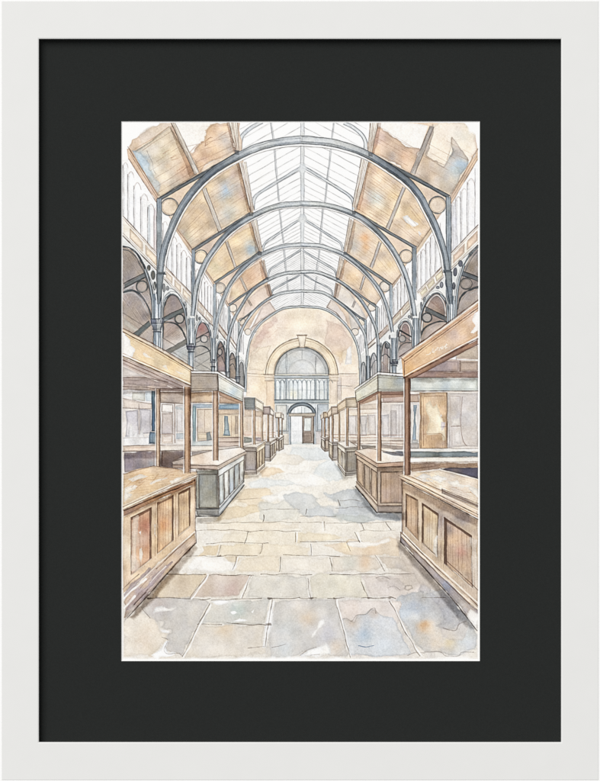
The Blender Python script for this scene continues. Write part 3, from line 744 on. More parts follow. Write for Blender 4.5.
# columns of the arcade
rc = region('painted_column', 'slim iron column near the left edge of the painting, behind the front stall')
columns(rc, [(151.8, 161.2, 294, 321, 0, 0, (196, 204, 210)), (153.3, 160.8, 330, 349, 319, 332, (200, 208, 214))])
L('155,298 155,320', (84, 94, 102), .8, .85); L('158.3,298 158.3,320', (80, 90, 100), .8, .8)
rc = region('painted_column', 'second iron column of the left arcade from the front')
columns(rc, [(187.8, 194.6, 318, 346, 0, 0, (200, 207, 212)), (188.2, 193.6, 350, 370, 344, 352, (200, 208, 214))])
P('188,296 191,300 189,340 185,318', (222, 224, 220), .5, w=.3)
rc = region('painted_column', 'third iron column of the left arcade from the front')
columns(rc, [(211.3, 215.8, 338, 361, 0, 0, (196, 204, 210)), (211.3, 214.8, 366, 373, 360, 367, (206, 210, 214))])
rc = region('painted_column', 'fourth iron column of the left arcade from the front')
columns(rc, [(226, 229, 348, 373, 372, 378, (200, 206, 210))])
rc = region('painted_column', 'fifth iron column of the left arcade from the front')
columns(rc, [(236, 239, 356, 378, 377, 383, (204, 208, 210))])
rc = region('painted_column', 'iron column nearest the right edge of the painting, behind the front stall')
columns(rc, [(447.6, 455, 296, 326, 0, 0, (196, 204, 210))])
L('450,298 450,320', (84, 94, 102), .8, .85)
rc = region('painted_column', 'second iron column of the right arcade from the front')
columns(rc, [(412.6, 418.2, 318, 350, 0, 0, (196, 203, 209))])
rc = region('painted_column', 'third iron column of the right arcade from the front')
columns(rc, [(391.3, 396.6, 338, 362, 360, 366, (198, 205, 210)), (392, 396, 366, 376, 0, 0, (206, 210, 214))])
rc = region('painted_column', 'fourth iron column of the right arcade from the front')
columns(rc, [(376.8, 380.4, 345, 378, 0, 0, (200, 206, 210))])
rc = region('painted_column', 'fifth iron column of the right arcade from the front')
columns(rc, [(366.6, 369.6, 356, 382, 0, 0, (192, 200, 206))])

# arch bars gathering into the column heads
for s_, w_ in (('145,270 150,285 152.3,300 152.8,318', 1.8), ('170,293.5 165,298 162,306 161,319', 1.7), ('180,299.5 184.6,310 187,325 188,344', 1.7), ('201,321 197.6,326 195.4,335 194.6,345', 1.4), ('207,325 209.8,331 211.2,342 211.6,360', 1.3), ('220,341 217.6,345 216.2,353 215.8,361', 1.1),
               ('464,266 459.4,280 456.8,296 455.8,318', 1.9), ('441,295 445.5,301 447.3,310 447.8,324', 1.5), ('430,296 424.4,304 420.4,316 418.6,342', 1.7), ('407.5,321 411,326 412.4,336 412.8,346', 1.3), ('402,322.5 399,328 397.2,340 396.7,360', 1.4), ('386.5,342 389.5,346 390.8,354 391.4,362', 1.1)):
    q = spline(p(s_), 6)
    L(q, (140, 149, 156), w_, .95, brk=.1)
    for o_ in (-.5, .5):
        L(offset(q, o_ * w_, o_ * w_), (54, 58, 62), .5, .9, brk=.2)
    L(offset(q, .1 * w_, .1 * w_), (226, 230, 230), .4, .6)
# tracery in the spandrels
for (x, y_, rx, ry) in ((163.9, 288, 1.2, 4.2), (167.6, 288.3, 1.5, 2.2), (185, 304, 1.1, 2.2), (186.6, 312, .9, 4), (188.6, 322, .8, 3), (196.8, 318, .9, 3), (199.6, 318.6, 1, 1.4), (209, 325, .8, 2), (210.6, 333, .7, 3), (217.6, 337, .7, 2), (224.3, 343, .6, 2),
                        (446.2, 300, .8, 3.6), (424.6, 299.5, 1.1, 2.4), (421.4, 306, .8, 4), (420, 316, .7, 4), (411.5, 316.5, .8, 3), (409.2, 317, 1, 1.6), (399, 326.5, .9, 2), (397.2, 334, .7, 3.5), (389.6, 337, .7, 2.2), (381, 345, .6, 2.4)):
    ring(x, y_, rx, ry, (146, 148, 150), (58, 62, 66), .55, .85)
for s_ in ('163,300 164.5,292 169,288.6 173,289.6 179,295 184,304 187.4,316', '195.4,334 196.6,326 200,320.4 203,320 208,325 211.4,334', '447.2,306 444.6,297 440,291.6 435,290.4 429,294 423,303', '412.6,330 410.4,321.6 406,318.6 401.6,320.4 398,327', '155.8,300 153,286 147,270', '453.6,300 456,284 460.5,268',
           '161.6,300 161.8,318', '186.4,304 187,344', '448.6,300 448.4,324', '419.6,312 419.2,342', '397,338 396.9,360'):
    L(s_, (74, 78, 82), .5, .8, sm=True)
    L([(x + .9, y_ - .6) for x, y_ in p(s_)], (242, 242, 239), .7, .6, sm=True)
# feet and knots of the ribs
for (x, y_) in ((162, 273), (448, 271)):
    P([(x - 5, y_ - 1.2), (x + 3.4, y_ - 1.2), (x + 3, y_ + 1.2), (x - 4.4, y_ + 1.2)], (104, 112, 120), w=.2); L([(x - 5, y_ + 1.2), (x + 3.6, y_ + 1.2)], (48, 52, 58), 1.0, .9)
for q in ('156.8,274 163.4,274 160.2,304 157.6,304', '445,272 451.6,272 452.4,304 449.6,304'):
    P(q, (138, 147, 154), id=RA, w=.2, v=.08); qq = p(q); L([qq[0], qq[3]], (56, 64, 72), .9, .9); L([qq[1], qq[2]], (56, 64, 72), .9, .9)
for (x, y_, r_) in ((236.7, 152.5, 2.4), (370.5, 154.5, 2.4), (251, 214.5, 1.8), (354, 213, 1.8), (259.5, 253.5, 1.5), (345, 253.5, 1.5), (267.5, 279, 1.2), (337.5, 279, 1.2)):
    P([(x - r_, y_ - r_), (x + r_, y_ - r_ * .8), (x + r_ * .9, y_ + r_), (x - r_ * .9, y_ + r_ * .8)], (100, 102, 104), .7, w=.4)

# ------------------------------------------------------------------ floor
r_floor = region('painted_floor')
FL = (238, 231, 217)
P('122,662 122,476 246,452 276,444.5 330,444.5 404,474 479,476 479,662', FL, id=r_floor, w=.4, e=.03, v=.035, g=.02,
  b=[(300, 450, 24, (242, 240, 232), .9), (300, 478, 30, (246, 241, 230), .9), (240, 500, 26, (240, 226, 200), .9), (270, 545, 45, (240, 226, 198), .9), (360, 540, 40, (242, 232, 212), .8), (160, 630, 60, (218, 210, 198), 1), (240, 630, 50, (216, 210, 199), 1), (330, 630, 55, (215, 209, 201), 1), (300, 590, 40, (226, 219, 206), .9), (420, 610, 60, (212, 206, 200), 1), (410, 560, 24, (222, 208, 190), .8)])
FW = dict(w=1.1, e=.075, f=1.8, v=.05, g=.015)
# far pale puddles of colour
P('292,447 312,446 330,452 334,458 318,462 300,460 287,455', (226, 231, 231), .8, **FW)
P('262,456 284,452 300,455 306,460 290,466 268,464 254,470', (242, 232, 214), .8, **FW)
P('318,462 332,459 340,468 342,478 326,481 312,476', (222, 227, 226), .85, **FW)
P('258,470 266,467 280,468 286,472 274,476 262,477', (236, 210, 174), .85, **FW)
P('282,474 300,470 322,476 330,484 306,488 288,484', (248, 244, 235), .8, **FW)
P('246,482 262,478 290,480 298,484 268,488 250,488', (228, 232, 230), .8, **FW)
P('244,488 270,489 276,494 262,500 270,503 250,505 236,503', (234, 214, 182), .85, **FW)
P('224,506 236,505 250,506 262,507 268,505 272,508 258,513 246,516 232,519 216,521', (226, 204, 166), .7, **FW)
P('262,498 276,492 292,490 300,493 286,499 270,503', (250, 247, 240), .85, **FW)
P('259,503 266,500 275,504 284,501 294,506 300,512 298,521 270,522 259,519', (222, 220, 208), .8, **FW)
P('284,496 296,493 312,494 322,498 316,501 320,508 330,509 336,514 334,516 320,516 308,516 298,512 290,505', (206, 208, 206), .85, **FW)
P('322,491.5 336,492 346,489.5 357,488.5 366,499 377,511.5 392,513 398,519 378,522 370,523 356,524 344,522 335,517 334,514.5 338,512 339,502 326,499', (198, 202, 203), .9, **FW)
P('306,509 318,507 336,507 342,506.5 352,506 372,508 376,513 350,516 336,516.5 312,516.5', (198, 202, 204), .55, **FW)
P('333,514 349,513 368,516 382,518 376,521 356,524.5 340,522.5 334,518', (192, 196, 190), .6, b=[(348, 518, 6, (190, 200, 194), .7)], **FW)
P('356,500 377,512 402,514 402,520 380,520 360,510', (176, 178, 180), .45, **FW)
P('205,521 232,520 262,522 300,522 300,530 250,532 208,531', (240, 226, 202), .7, **FW)
P('296,532 318,532 338,534.5 346,537 340,540.5 318,542 296,542', (236, 218, 182), .7, **FW)
P('322,545 342,541 360,540.5 376,542 390,539 399,542 400,557 376,556 352,555 338,551', (228, 206, 176), .75, b=[(372, 549, 9, (230, 194, 150), .8), (346, 546, 6, (238, 212, 168), .8)], **FW)
P('346,543.5 362,541 378,542.5 388,540 376,546.5 352,546', (250, 245, 236), .8, **FW)
P('200,545 219,545 216,556 198,556 203,550', (226, 200, 156), .7, **FW)
P('221,545 262,545 258,555.5 219,556', (238, 222, 192), .8, **FW)
P('264,545 294,545 310,548 308,556 260,555', (240, 224, 194), .7, **FW)
P('225,533 250,533 244,542 218,543', (236, 222, 196), .6, **FW)
# slabs of the pale cream row
P('188,566 196,558 206,556 222,557 230,560 238,566 238,571 220,571.5 204,570 192,570', (252, 248, 241), .8, **FW)
P('240,558 262,557 279,557 279,571 250,572 234,571 238,564', (236, 220, 192), .75, **FW)
P('225,556 238,556 247,558 240,562 232,563 226,560', (222, 200, 164), .6, **FW)
P('282,558 310,557 330,558 332,570 306,572 281,572', (240, 230, 212), .7, **FW)
P('333,558 352,556 376,556 384,569 366,571 334,571', (224, 212, 194), .9, b=[(350, 563, 8, (208, 206, 190), .8), (366, 561, 7, (222, 186, 150), .7)], **FW)
P('377,556 399,556 414,570 386,570', (210, 196, 178), .85, b=[(398, 566, 7, (190, 182, 174), .7)], **FW)
# row of grey-beige slabs
P('170,574 205,575 200,584 190,597 152,598 158,588', (222, 203, 172), .9, b=[(182, 584, 9, (206, 186, 160), .8), (170, 594, 8, (204, 190, 172), .7)], **FW)
P('206,577 216,574.5 250,575.5 244,589 240,596 214,598 192,597', (212, 194, 178), .9, b=[(232, 590, 9, (200, 172, 160), .9), (222, 580, 8, (222, 206, 188), .7), (210, 592, 6, (196, 178, 160), .7)], **FW)
P('253,575 306,576 308,597 272,598 245,598 250,586', (222, 216, 202), .9, b=[(268, 584, 10, (226, 220, 206), .7), (296, 590, 8, (214, 206, 190), .6)], **FW)
P('310,576 360,575 366,590 367,597 313,598', (224, 217, 198), .9, b=[(338, 586, 12, (228, 222, 200), .8)], **FW)
P('362,577 380,575 414,575 432,588 428,597 370,597', (226, 214, 204), .85, b=[(386, 578, 7, (196, 186, 180), .8), (408, 582, 9, (198, 186, 172), .9)], **FW)
P('376,578 384,576 398,578 404,583 408,588 400,590 394,586 386,588 388,582 378,582', (202, 192, 184), .8, **FW)
# large grey sheet at lower left
P('141,606 156,598.5 178,598.5 206,599 210,603 204,612 198,622 190,640 182,656 178,652 166,652 163,647 168,640 162,637 170,632 160,628 164,622 150,618 145,612', (203, 197, 189), .95,
  b=[(158, 604, 9, (192, 180, 174), .8), (186, 612, 12, (206, 202, 194), .7), (180, 636, 9, (198, 196, 190), .7)], **FW)
P('156,608 162,606.5 168,609 176,607.5 172,610.5 160,611 154,612', (252, 249, 244), .9, w=.7)
P('160,629 171,630 169,633 162,633', (252, 250, 246), .9, w=.6)
P('124,618 138,610 150,618 160,630 168,634 166,640 160,650 150,656 124,655', (236, 225, 207), .8, b=[(146, 640, 14, (236, 214, 188), .8), (132, 622, 8, (222, 212, 200), .7)], **FW)
P('166,641 170,640 166,647 169,652 176,653 172,657 158,657 152,655 158,650', (253, 252, 249), .95, w=.8)
P('212,602 228,600 250,600 270,599.5 266,612 264,623 238,624 200,623 206,612', (210, 207, 197), .9, b=[(238, 610, 8, (190, 202, 196), .9), (220, 606, 8, (214, 208, 196), .7), (258, 616, 7, (216, 206, 192), .6)], **FW)
P('211,601.5 224,600 244,600.5 232,602.5 216,604', (252, 250, 246), .9, w=.6)
for q in ('231,612 235,611 238,613 233,614', '251,612 254,609.5 253,613', '234,621 240,618.5 248,620 244,621.5 238,621.5'):
    P(q, (253, 252, 249), .95, w=.5, e=.05)
P('199,626 220,625.5 250,626 264,626 262,640 264,652 240,657 184,658 192,640', (224, 214, 198), .9, b=[(224, 630, 8, (222, 198, 164), .8), (250, 640, 9, (214, 208, 200), .7), (204, 646, 9, (226, 218, 204), .6)], **FW)
P('274,601 300,600 334,600 338,614 342,630 347,646 349,657 330,656 322,648 308,650 296,655 272,657 268,640 272,620', (210, 206, 200), .92,
  b=[(290, 628, 12, (198, 200, 198), .8), (308, 618, 8, (214, 192, 166), .9), (328, 632, 10, (194, 194, 204), .8), (284, 648, 9, (196, 202, 206), .8), (338, 648, 7, (220, 200, 180), .7), (300, 606, 8, (222, 212, 200), .6)], **FW)
P('300,655 308,650 318,647 326,644 330,648 330,653 318,656 302,657', (253, 252, 249), .95, w=.9)
P('272,600.5 276,600 272,616 270,630 266,646 263,647 265,628 268,612', (252, 250, 246), .9, w=.6)
P('319,622 323,620 325,623 322,626 319,629 315,634 312,637 313,633 317,628', (252, 250, 246), .85, w=.8)
P('338,601 366,600 392,600 398,612 402,630 408,648 408,654 388,657 372,656 352,657 346,640 342,622', (226, 216, 208), .9, b=[(352, 610, 9, (228, 212, 200), .8), (384, 606, 9, (226, 214, 204), .8)], **FW)
P('341,619 350,620 354,621 358,616 366,614.5 371,609 375,609 376,613 390,616 399,622 405,640 410,653 390,656 366,656 350,655 345,638', (208, 211, 214), .9,
  b=[(364, 635, 9, (168, 190, 214), .85), (352, 624, 8, (196, 180, 164), .9), (374, 612, 5, (196, 182, 170), .8), (384, 648, 12, (204, 214, 224), .8), (396, 632, 8, (214, 214, 212), .7)], w=1.0, e=.10, f=1.5, v=.05)
P('397,602 402,596 412,592.5 430,590 442,588 450,598 462,612 474,624 478,634 476,650 466,652 460,656 446,655 440,652 424,652 416,645 410,636 402,620', (202, 202, 200), .95,
  b=[(416, 608, 10, (178, 186, 198), 1), (404, 612, 7, (188, 198, 208), .8), (444, 600, 12, (184, 180, 182), .9), (452, 614, 10, (176, 178, 182), .8), (424, 627, 7, (222, 180, 130), .9), (425, 625, 3.5, (206, 146, 88), .5), (436, 640, 14, (224, 208, 188), .9), (450, 642, 7, (226, 206, 162), .7), (466, 638, 9, (204, 210, 214), .9), (420, 596, 7, (190, 186, 180), .7)], w=1.2, e=.1, f=2.2, v=.07)
P('440,626 450,630 456,628 460,622 466,622 470,626 462,640 452,640 442,638', (218, 208, 200), .55, **FW)
P('424,582 432,590 438,596 448,604 456,616 460,622 452,628 444,629 436,626 446,620 440,606 430,598 418,590', (178, 176, 180), .5, w=1.2, e=.12, f=2.2, b=[(446, 620, 6, (160, 160, 164), .6)])
P('390,602 400,602 401,604 398,612 392,606', (244, 230, 218), .85, w=.6)
P('405,585 412,584.5 413,588 408,591 404,589', (232, 218, 202), .7, w=.5, e=.3)
P('424,591 427,590.5 427,593 424,593.5', (252, 250, 246), .8, w=.3)
# rims left where puddles dried
for s in ('141,606 145,612 150,618', '162,637 168,640 166,645 164,650 168,654 178,653 182,656', '272,647.5 280,646 286,644', '342,619 347,618 352,621 357,615 366,614 371,609 375,608 376,613',
          '443,628 450,630 456,630 459,624 466,621', '300,655 306,651 316,647', '425,652 440,652 446,656 458,656 462,652 474,652', '408,655 416,652 424,653', '310,655 320,654', '376,578 383,576 390,579', '388,588 394,586 400,590', '248,648 266,646'):
    L(s, (120, 110, 104), .7, .6, sm=True, brk=.5)
L('358.5,645.5 366,647 374,645.5', (90, 112, 140), .8, .7, sm=True)


def joint(s, w=.7, a=.75, gap=0, c=(104, 92, 80)):
    q = p(s)
    if gap:
        L([(x + gap, y_ + abs(gap) * .25) for x, y_ in q], (252, 249, 243), 1.3, .85, wob=.5, brk=.5)
    L(q, c, w * .9, a, wob=.4, brk=.5)


for s in ('196,530.5 232,530 250,532 263,530.5 300,531', '200,523 262,522.5 300,522', '206,543.5 232,542.5 262,543.5 269,543', '300,542 345,541.5 362,542', '186,556 218,556 258,555.5', '283,555 311,555.5 340,556', '300,522.5 360,523', '360,531 396,531',
          '360,522.5 400,522.5', '160,574 190,575 206,574.5', '207,574.5 250,575', '262,574.5 300,574.5', '300,575 312,574.5', '330,574.5 372,574 414,574', '148,598 170,597.5 186,599 210,599', '212,600 262,598', '268,599 300,597.5', '300,598.5 316,598.5', '328,598.5 344,598', '362,598 390,597 396,599', '422,598 446,597.5',
          '198,624 222,624.5', '226,623.5 268,625', '262,509 300,509', '222,500 262,499', '336,508 376,506.5', '300,516.5 336,516.5', '340,500 362,500'):
    joint(s, .8 if p(s)[0][1] > 570 else .6, .8 if p(s)[0][1] > 540 else .55)
for s, g_ in (('221,544.5 218,556', 0), ('262.5,544 259.5,553.5', 0), ('249,532.5 244,543', 0), ('264,515 261.5,522', 0), ('295.5,532.5 295.5,541.5', .9), ('280.5,556.5 279.5,572', 0), ('237,556.5 232.5,570', 1), ('310.5,544 311.2,555', .8), ('330,558 332.5,571', 0),
              ('375,555 384.5,571', 0), ('347,542 350,551', 0), ('355,532 360,541.5', 1), ('361,523.5 363.5,529.5', -1.2), ('324,522 324.3,531', -1), ('385.5,522 391,529', 0), ('207,574.5 190.5,598', 1.5), ('210,604 199,624', 1.3), ('199,624 190,642 183,657', 1.2),
              ('251,575.5 242,598', -1), ('272,600 268.5,624 265.8,646', -1.3), ('308,578 311,598.5', -1.1), ('336,600 341,621 347,646', 1), ('347,646 350,657', 1), ('362,582 367.5,598', 0), ('390,601 405,632', 1), ('405,632 420,656', 1.6), ('338,500 340,506', 0), ('306,509 305,514', 0), ('200,500 212,492', 0), ('192,522 200,514', 0), ('411,556 404,548', 0)):
    joint(s, .8, .8, g_)
for (x, y_) in ((311, 598), (336, 598.3), (369, 598), (389, 598), (270, 598.6), (261, 530.5), (251.5, 575), (219, 555.8), (149, 598.3), (268, 624)):
    P([(x - 2.2, y_ - .35), (x + 1.8, y_ - .45), (x + 2, y_ + .3), (x + .3, y_ + .8), (x - 1.6, y_ + .4)], (92, 78, 66), .6, w=.6, f=1.1)

# ------------------------------------------------------------------ what is seen behind the stalls
P('399,538 404,544 420,560 446,588 436,592 420,583 412,573 399,557', (206, 192, 176), .7, **FW)
r_backL = region('painted_side_aisle', 'side aisle seen between the painted stalls on the left')
r_backR = region('painted_side_aisle', 'side aisle seen between the painted stalls on the right')
WOOD = (206, 178, 150)
P('122,384 190,384 247,396 276,412 276,440 246,452 196,474 122,476', (228, 220, 212), id=r_backL, w=.2, e=.03, b=[(228, 425, 22, (232, 212, 184), .9), (256, 425, 14, (234, 210, 178), .9), (180, 425, 14, (220, 212, 206), .8)])
P('404,376 478,376 478,474 402,474 376,462 326,440 328,412 356,398', (226, 216, 204), id=r_backR, w=.2, e=.03, b=[(350, 425, 20, (236, 216, 190), .9), (390, 420, 18, (224, 214, 204), .8)])
# left aisle, nearest gap
P('123,388 152,389 152,400 123,396', (246, 247, 245), .9, w=.4); P('132,392 145,392 145,401 132,400', (222, 220, 206), .8, w=.3, e=.2); P('145,391 152,391 152,401 146,401', (206, 218, 224), .8, w=.4)
P('123,399 152,404 152,410 123,408', (226, 212, 200), .9, w=.3, e=.12); L('123,398.5 152,404', (136, 118, 106), .7, .75); L('123,408 138,409 152,408.5', (120, 104, 96), .7, .75)
P('125,411 138,409.5 138.5,434 125,437 127,424', (208, 203, 208), .9, w=.5, e=.2, b=[(130, 430, 6, (226, 222, 224), .8)]); P('140,409.5 151,409.5 151,433 140,435', (202, 197, 200), .9, w=.4, e=.2)
P('123,437 129,436 131,424 133,436 136,432 138,436 142,428 145,437 151,434 151,446 123,447', (240, 238, 236), .85, w=.5, e=.12)
L('139,404 139.3,434', (140, 126, 120), .7, .75); L('123,438 151,437.5', (178, 168, 162), .6, .6); L('126,412 138,410 138,420', (150, 136, 134), .5, .6)
P('151.6,391 155.2,391 155.2,431 151.8,431', (96, 120, 140), .95, w=.2, e=.25, v=.15, b=[(153, 396, 6, (120, 146, 160), .7)]); L('152,391 152,431', (56, 72, 88), .9, .85); L('155,391 155,431', (50, 62, 76), .8, .85)
P('150,432 156,432 157,436 157,443.5 148.8,443.5 149,436', (112, 130, 146), .95, w=.4, e=.3, v=.15); L('151.5,431 156,431', (50, 60, 72), 1.0, .85); L('149,443.5 157,443.5', (66, 76, 86), .8, .8); L('152.5,434 152.5,443', (80, 96, 112), .6, .7)
P('123,446 158,445 158,451.5 123,452', (230, 208, 186), .95, w=.3, e=.15); L('123,446 158,444.8', (110, 88, 74), .7, .8); L('123,451.5 158,450.5', (96, 78, 68), .9, .8); L('128,448 150,447', (176, 140, 116), .6, .6)
P('124,452 158,451.5 158,466 140,470 124,473', (160, 148, 146), .95, id=r_backL, w=.4, e=.15, v=.12, b=[(130, 464, 7, (142, 130, 138), .8), (148, 458, 8, (172, 156, 150), .7), (152, 464, 4, (140, 150, 158), .6)])
for x in (134, 146, 154):
    L([(x, 453), (x - .5, 468)], (128, 114, 112), .5, .6)
# between the posts of the front left stall
P('160.5,392 185,392 185,404 160.5,402.5', (188, 170, 152), .95, w=.3, e=.15, v=.1, str_=.04, ang=2); L('160.5,392.5 185,392.5', (104, 86, 74), .7, .8); L('160.5,402.5 185,404', (104, 86, 74), .8, .8); L('162,398 184,398', (150, 128, 110), .5, .6)
P('161,404 173.5,404 173.5,413 161,412', (238, 230, 220), .9, w=.3, e=.15); closed('162,404.5 173,404.8 173,412.8 162,412', c=(110, 90, 78), w=.6, a=.75)
P('161.5,413 173,413 173,434 161.5,434', (212, 199, 190), .95, w=.3, e=.2, b=[(168, 424, 6, (204, 192, 186), .8)]); closed('162,413.5 173,413.5 173,434 162,434', c=(150, 128, 114), w=.5, a=.6)
P('161.5,434.5 173,434.5 173,444 161.5,444', (228, 214, 200), .9, w=.3, e=.15); L('161,434.5 174,434.5', (150, 120, 100), .6, .75); closed('163,436 172,436 172,442 163,442', c=(160, 130, 108), w=.5, a=.65)
L('174.5,404 175,443', (124, 100, 84), .8, .8); P('176,405 185,405 185,432 176,432', (216, 210, 206), .9, w=.3, e=.15); P('175,406 185,408 185,411 175,409', (196, 206, 212), .7, w=.3); L('177.5,412 177.5,440', (156, 140, 130), .5, .65); L('182,411 182,430', (166, 150, 140), .5, .6)
P('176,433 185,433 185,439 176,439', (186, 196, 202), .8, w=.5); P('176,440 185,440 185,445 176,445', (230, 222, 212), .8, w=.3)
P('160,446 185,445.5 185,450.5 160,451', (240, 228, 212), .95, w=.2, e=.1); L('160,445.5 185,445', (112, 92, 78), .6, .8); L('160,451 185,450.5', (84, 66, 56), 1.1, .85)
P('161,451.5 185,451 185,456 173,462 173,468.5 161,466', (152, 136, 128), .95, w=.3, e=.15, v=.12, b=[(164, 462, 4, (126, 108, 100), .7)]); L('162,451.5 162,466', (84, 66, 58), .9, .8)
# between front left stall and its neighbour
P('191,392.5 218,391.5 218,402.5 191,402', (212, 184, 150), .95, w=.3, e=.12, v=.1, str_=.04, ang=0); L('191,393 218,391.5', (110, 88, 72), .8, .85); L('191,402.5 218,402.5', (104, 84, 70), .8, .8)
P('193,404 214,404 214,408 193,408', (176, 190, 200), .9, w=.4, e=.15); P('192.5,406 196,406 195.5,446 192.8,446', (160, 186, 190), .9, w=.3, e=.25); L('192.8,405 192.8,446', (84, 104, 116), .6, .75); L('195.6,408 195.6,444', (90, 112, 122), .6, .75)
P('197,409 214,408.5 214,440 197,441', (224, 206, 182), .95, w=.3, e=.12, b=[(200, 424, 5, (206, 190, 176), .8)])
closed('197.5,409.5 213.5,409 213.5,440 197.5,441', c=(120, 98, 84), w=.6, a=.75); L('204.5,410 204.5,432', (150, 128, 112), .6, .7); L('198,432.5 213,432', (140, 118, 102), .6, .7); P('198,433.5 208,433.5 208,439 198,439.5', (236, 214, 176), .8, w=.3, e=.2)
P('206,433 210,431 212,440 207,441', (110, 124, 134), .7, w=.4); P('192,441 219,441 219,446 192,446.5', (204, 212, 212), .8, w=.4); L('191,446 219,445.5', (110, 96, 84), .6, .8); P('191,446.5 219,446 219,450 191,451', (238, 226, 208), .9, w=.3); L('191,451 212,450.5', (96, 78, 66), .8, .8); P('192,452 214,451 205,455 192,458', (150, 140, 132), .9, w=.4)
# behind the second left stall
P('219,396 241,399 241,404 219,403.5', (196, 166, 140), .9, w=.3, e=.2); P('219,404.3 240,404 240,409.3 219,409.5', (146, 172, 192), .95, w=.3, e=.2, v=.12); L('219,403.8 240,404', (84, 96, 106), .7, .8); L('219,409.6 240,409.4', (96, 92, 88), .8, .8)
P('219,410 240,410 240,414 219,414.5', (214, 190, 162), .9, w=.3, e=.15); L('219,414.5 240,414', (130, 108, 90), .6, .75)
P('219,415 240,414.5 240,437 219,437.5', (232, 212, 180), .95, w=.3, e=.1, b=[(234, 424, 5, (226, 200, 164), .8)])
for x in (222, 231.5, 235.5, 238):
    L([(x, 416), (x, 436)], (150, 126, 106), .6, .65)
P('235,416 238,416 238,434 235,434', (196, 178, 160), .8, w=.3, e=.2)
P('224.5,416 228,416 229,430 230,435.5 223,435.5 224,430', (160, 178, 188), .95, w=.3, e=.25, v=.12); L('225,430 228.6,430', (90, 104, 114), .6, .75); L('223,435.5 230,435.5', (84, 90, 94), .7, .8)
P('219,437.5 241,437 241,447 219,452', (190, 172, 160), .9, w=.3, e=.1, v=.12); 
for yy, cc in ((437.5, (112, 92, 80)), (440.5, (224, 208, 190)), (442, (96, 80, 72)), (444.5, (214, 196, 180)), (446.5, (104, 92, 86))):
    L([(219, yy), (241, yy - .3)], cc, .9, .8)
P('219,447 232,446.5 240,449 222,453', (226, 214, 198), .7, w=.3)
# behind the third and farther left stalls
P('244,409 264,411 264,417 244,416', (214, 192, 168), .8, w=.3, e=.15); L('244,416.5 253,416', (140, 118, 98), .6, .7); L('256,416.5 262,417', (140, 118, 98), .6, .7)
for yy in (432, 434.5):
    L([(244, yy), (275, yy + .5)], (184, 138, 116), .6, .6)
P('244,437 253,437 253,443 244,443', (150, 152, 142), .9, w=.4, e=.2); P('255.5,437 262,438 262,441 255.5,442', (172, 160, 166), .85, w=.4, e=.2); P('244,433 262,433.5 262,436.5 244,436.5', (226, 196, 176), .7, w=.3)
for x in (247, 250.5, 258.5, 266, 271):
    L([(x, 418), (x, 431)], (190, 164, 138), .5, .6)
# right aisle, behind the front right stall
P('404,377 478,340 478,377 410,378', (176, 158, 148), .95, id=r_backR, w=.3, e=.1, v=.1, b=[(470, 355, 10, (214, 198, 180), .8), (430, 372, 12, (176, 152, 142), .7)])
P('446,359 478,345 478,358 452,358', (214, 196, 174), .85, w=.4, e=.1)
P('448,357.8 457,355.5 456.5,359 478,359.5 478,361 450,359.5', (250, 247, 240), .95, w=.3, e=.05)
P('420,368 447,360.5 459,361 459,371 418,371.5', (176, 158, 154), .95, w=.4, e=.15, v=.1); P('460,361.5 478,361.5 478,371 460,371', (196, 176, 162), .9, w=.3, e=.2); L('460,361 460,371', (104, 84, 76), .8, .8); L('417,371.5 478,371.5', (92, 70, 62), .8, .85); L('456,355 456,360', (100, 84, 76), .7, .7)
P('410,372.5 478,372 478,377.5 410,377.5', (168, 142, 132), .95, w=.3, e=.12, v=.1); L('410,377.7 478,377.5', (92, 68, 60), .8, .85)
P('406,378.5 478,378 478,391 406,391', (202, 206, 198), .95, id=r_backR, w=.3, e=.15, v=.12, b=[(424, 384, 8, (206, 206, 192), .8), (446, 386, 8, (190, 202, 206), .8), (466, 383, 8, (202, 208, 202), .8)]); L('410,391.3 478,391', (104, 90, 80), .9, .85); L('410,388 478,388.5', (140, 146, 146), .5, .6)
P('382,394 419,394.5 419,402 382,402.5', (192, 170, 156), .95, w=.3, e=.15, v=.1); L('382,394.5 419,394.5', (112, 86, 74), .7, .8); L('382,402.3 419,402', (112, 88, 76), .7, .8)
P('390,404 404,404 404,440 390,440', (214, 208, 204), .9, w=.3, e=.12); closed('391,411 396.5,411 396.5,436 391,436', c=(128, 116, 110), w=.5, a=.7); P('391,411 396.5,411 396.5,436 391,436', (196, 188, 184), .8, w=.3); L('399,405 399,438', (140, 128, 122), .5, .65); L('402,405 402,438', (140, 128, 122), .5, .65)
P('410.5,403 419,403 419,442 410.5,442', (226, 218, 210), .9, w=.3, e=.1); P('413.4,405 417,405 415.6,440 412.8,440', (164, 182, 196), .95, w=.4, e=.25, v=.12); P('412,440 417.5,440 417.5,443 412,443', (190, 190, 186), .9, w=.3, e=.2)
P('390,440 404,440 404,449 390,449', (222, 204, 186), .9, w=.3); L('384,440.5 404,440.3', (120, 98, 84), .6, .75); L('384,444 404,444', (150, 122, 104), .5, .7); P('410,443.5 419,443.5 419,449 410,449', (190, 182, 174), .9, w=.3, e=.2)
P('419.5,392.5 447.5,392.5 447.5,449 419.5,449', (208, 176, 140), .98, id=r_backR, w=.3, e=.2, v=.1, str_=.05, ang=85, b=[(430, 400, 8, (214, 186, 152), .7), (432, 440, 8, (202, 166, 126), .8)])
P('426,404 430,401 433,408 437,403 441,412 444,416 446,430 447,441 444,441 441,434 428,434 429,425 427,414', (244, 228, 196), .9, w=.9, e=.12, b=[(430, 425, 6, (236, 210, 166), .8)]); P('440,420 446,422 445,428 441,432', (222, 212, 218), .8, w=.6); P('438,417 441,412 444,416 440,420', (252, 248, 240), .9, w=.5)
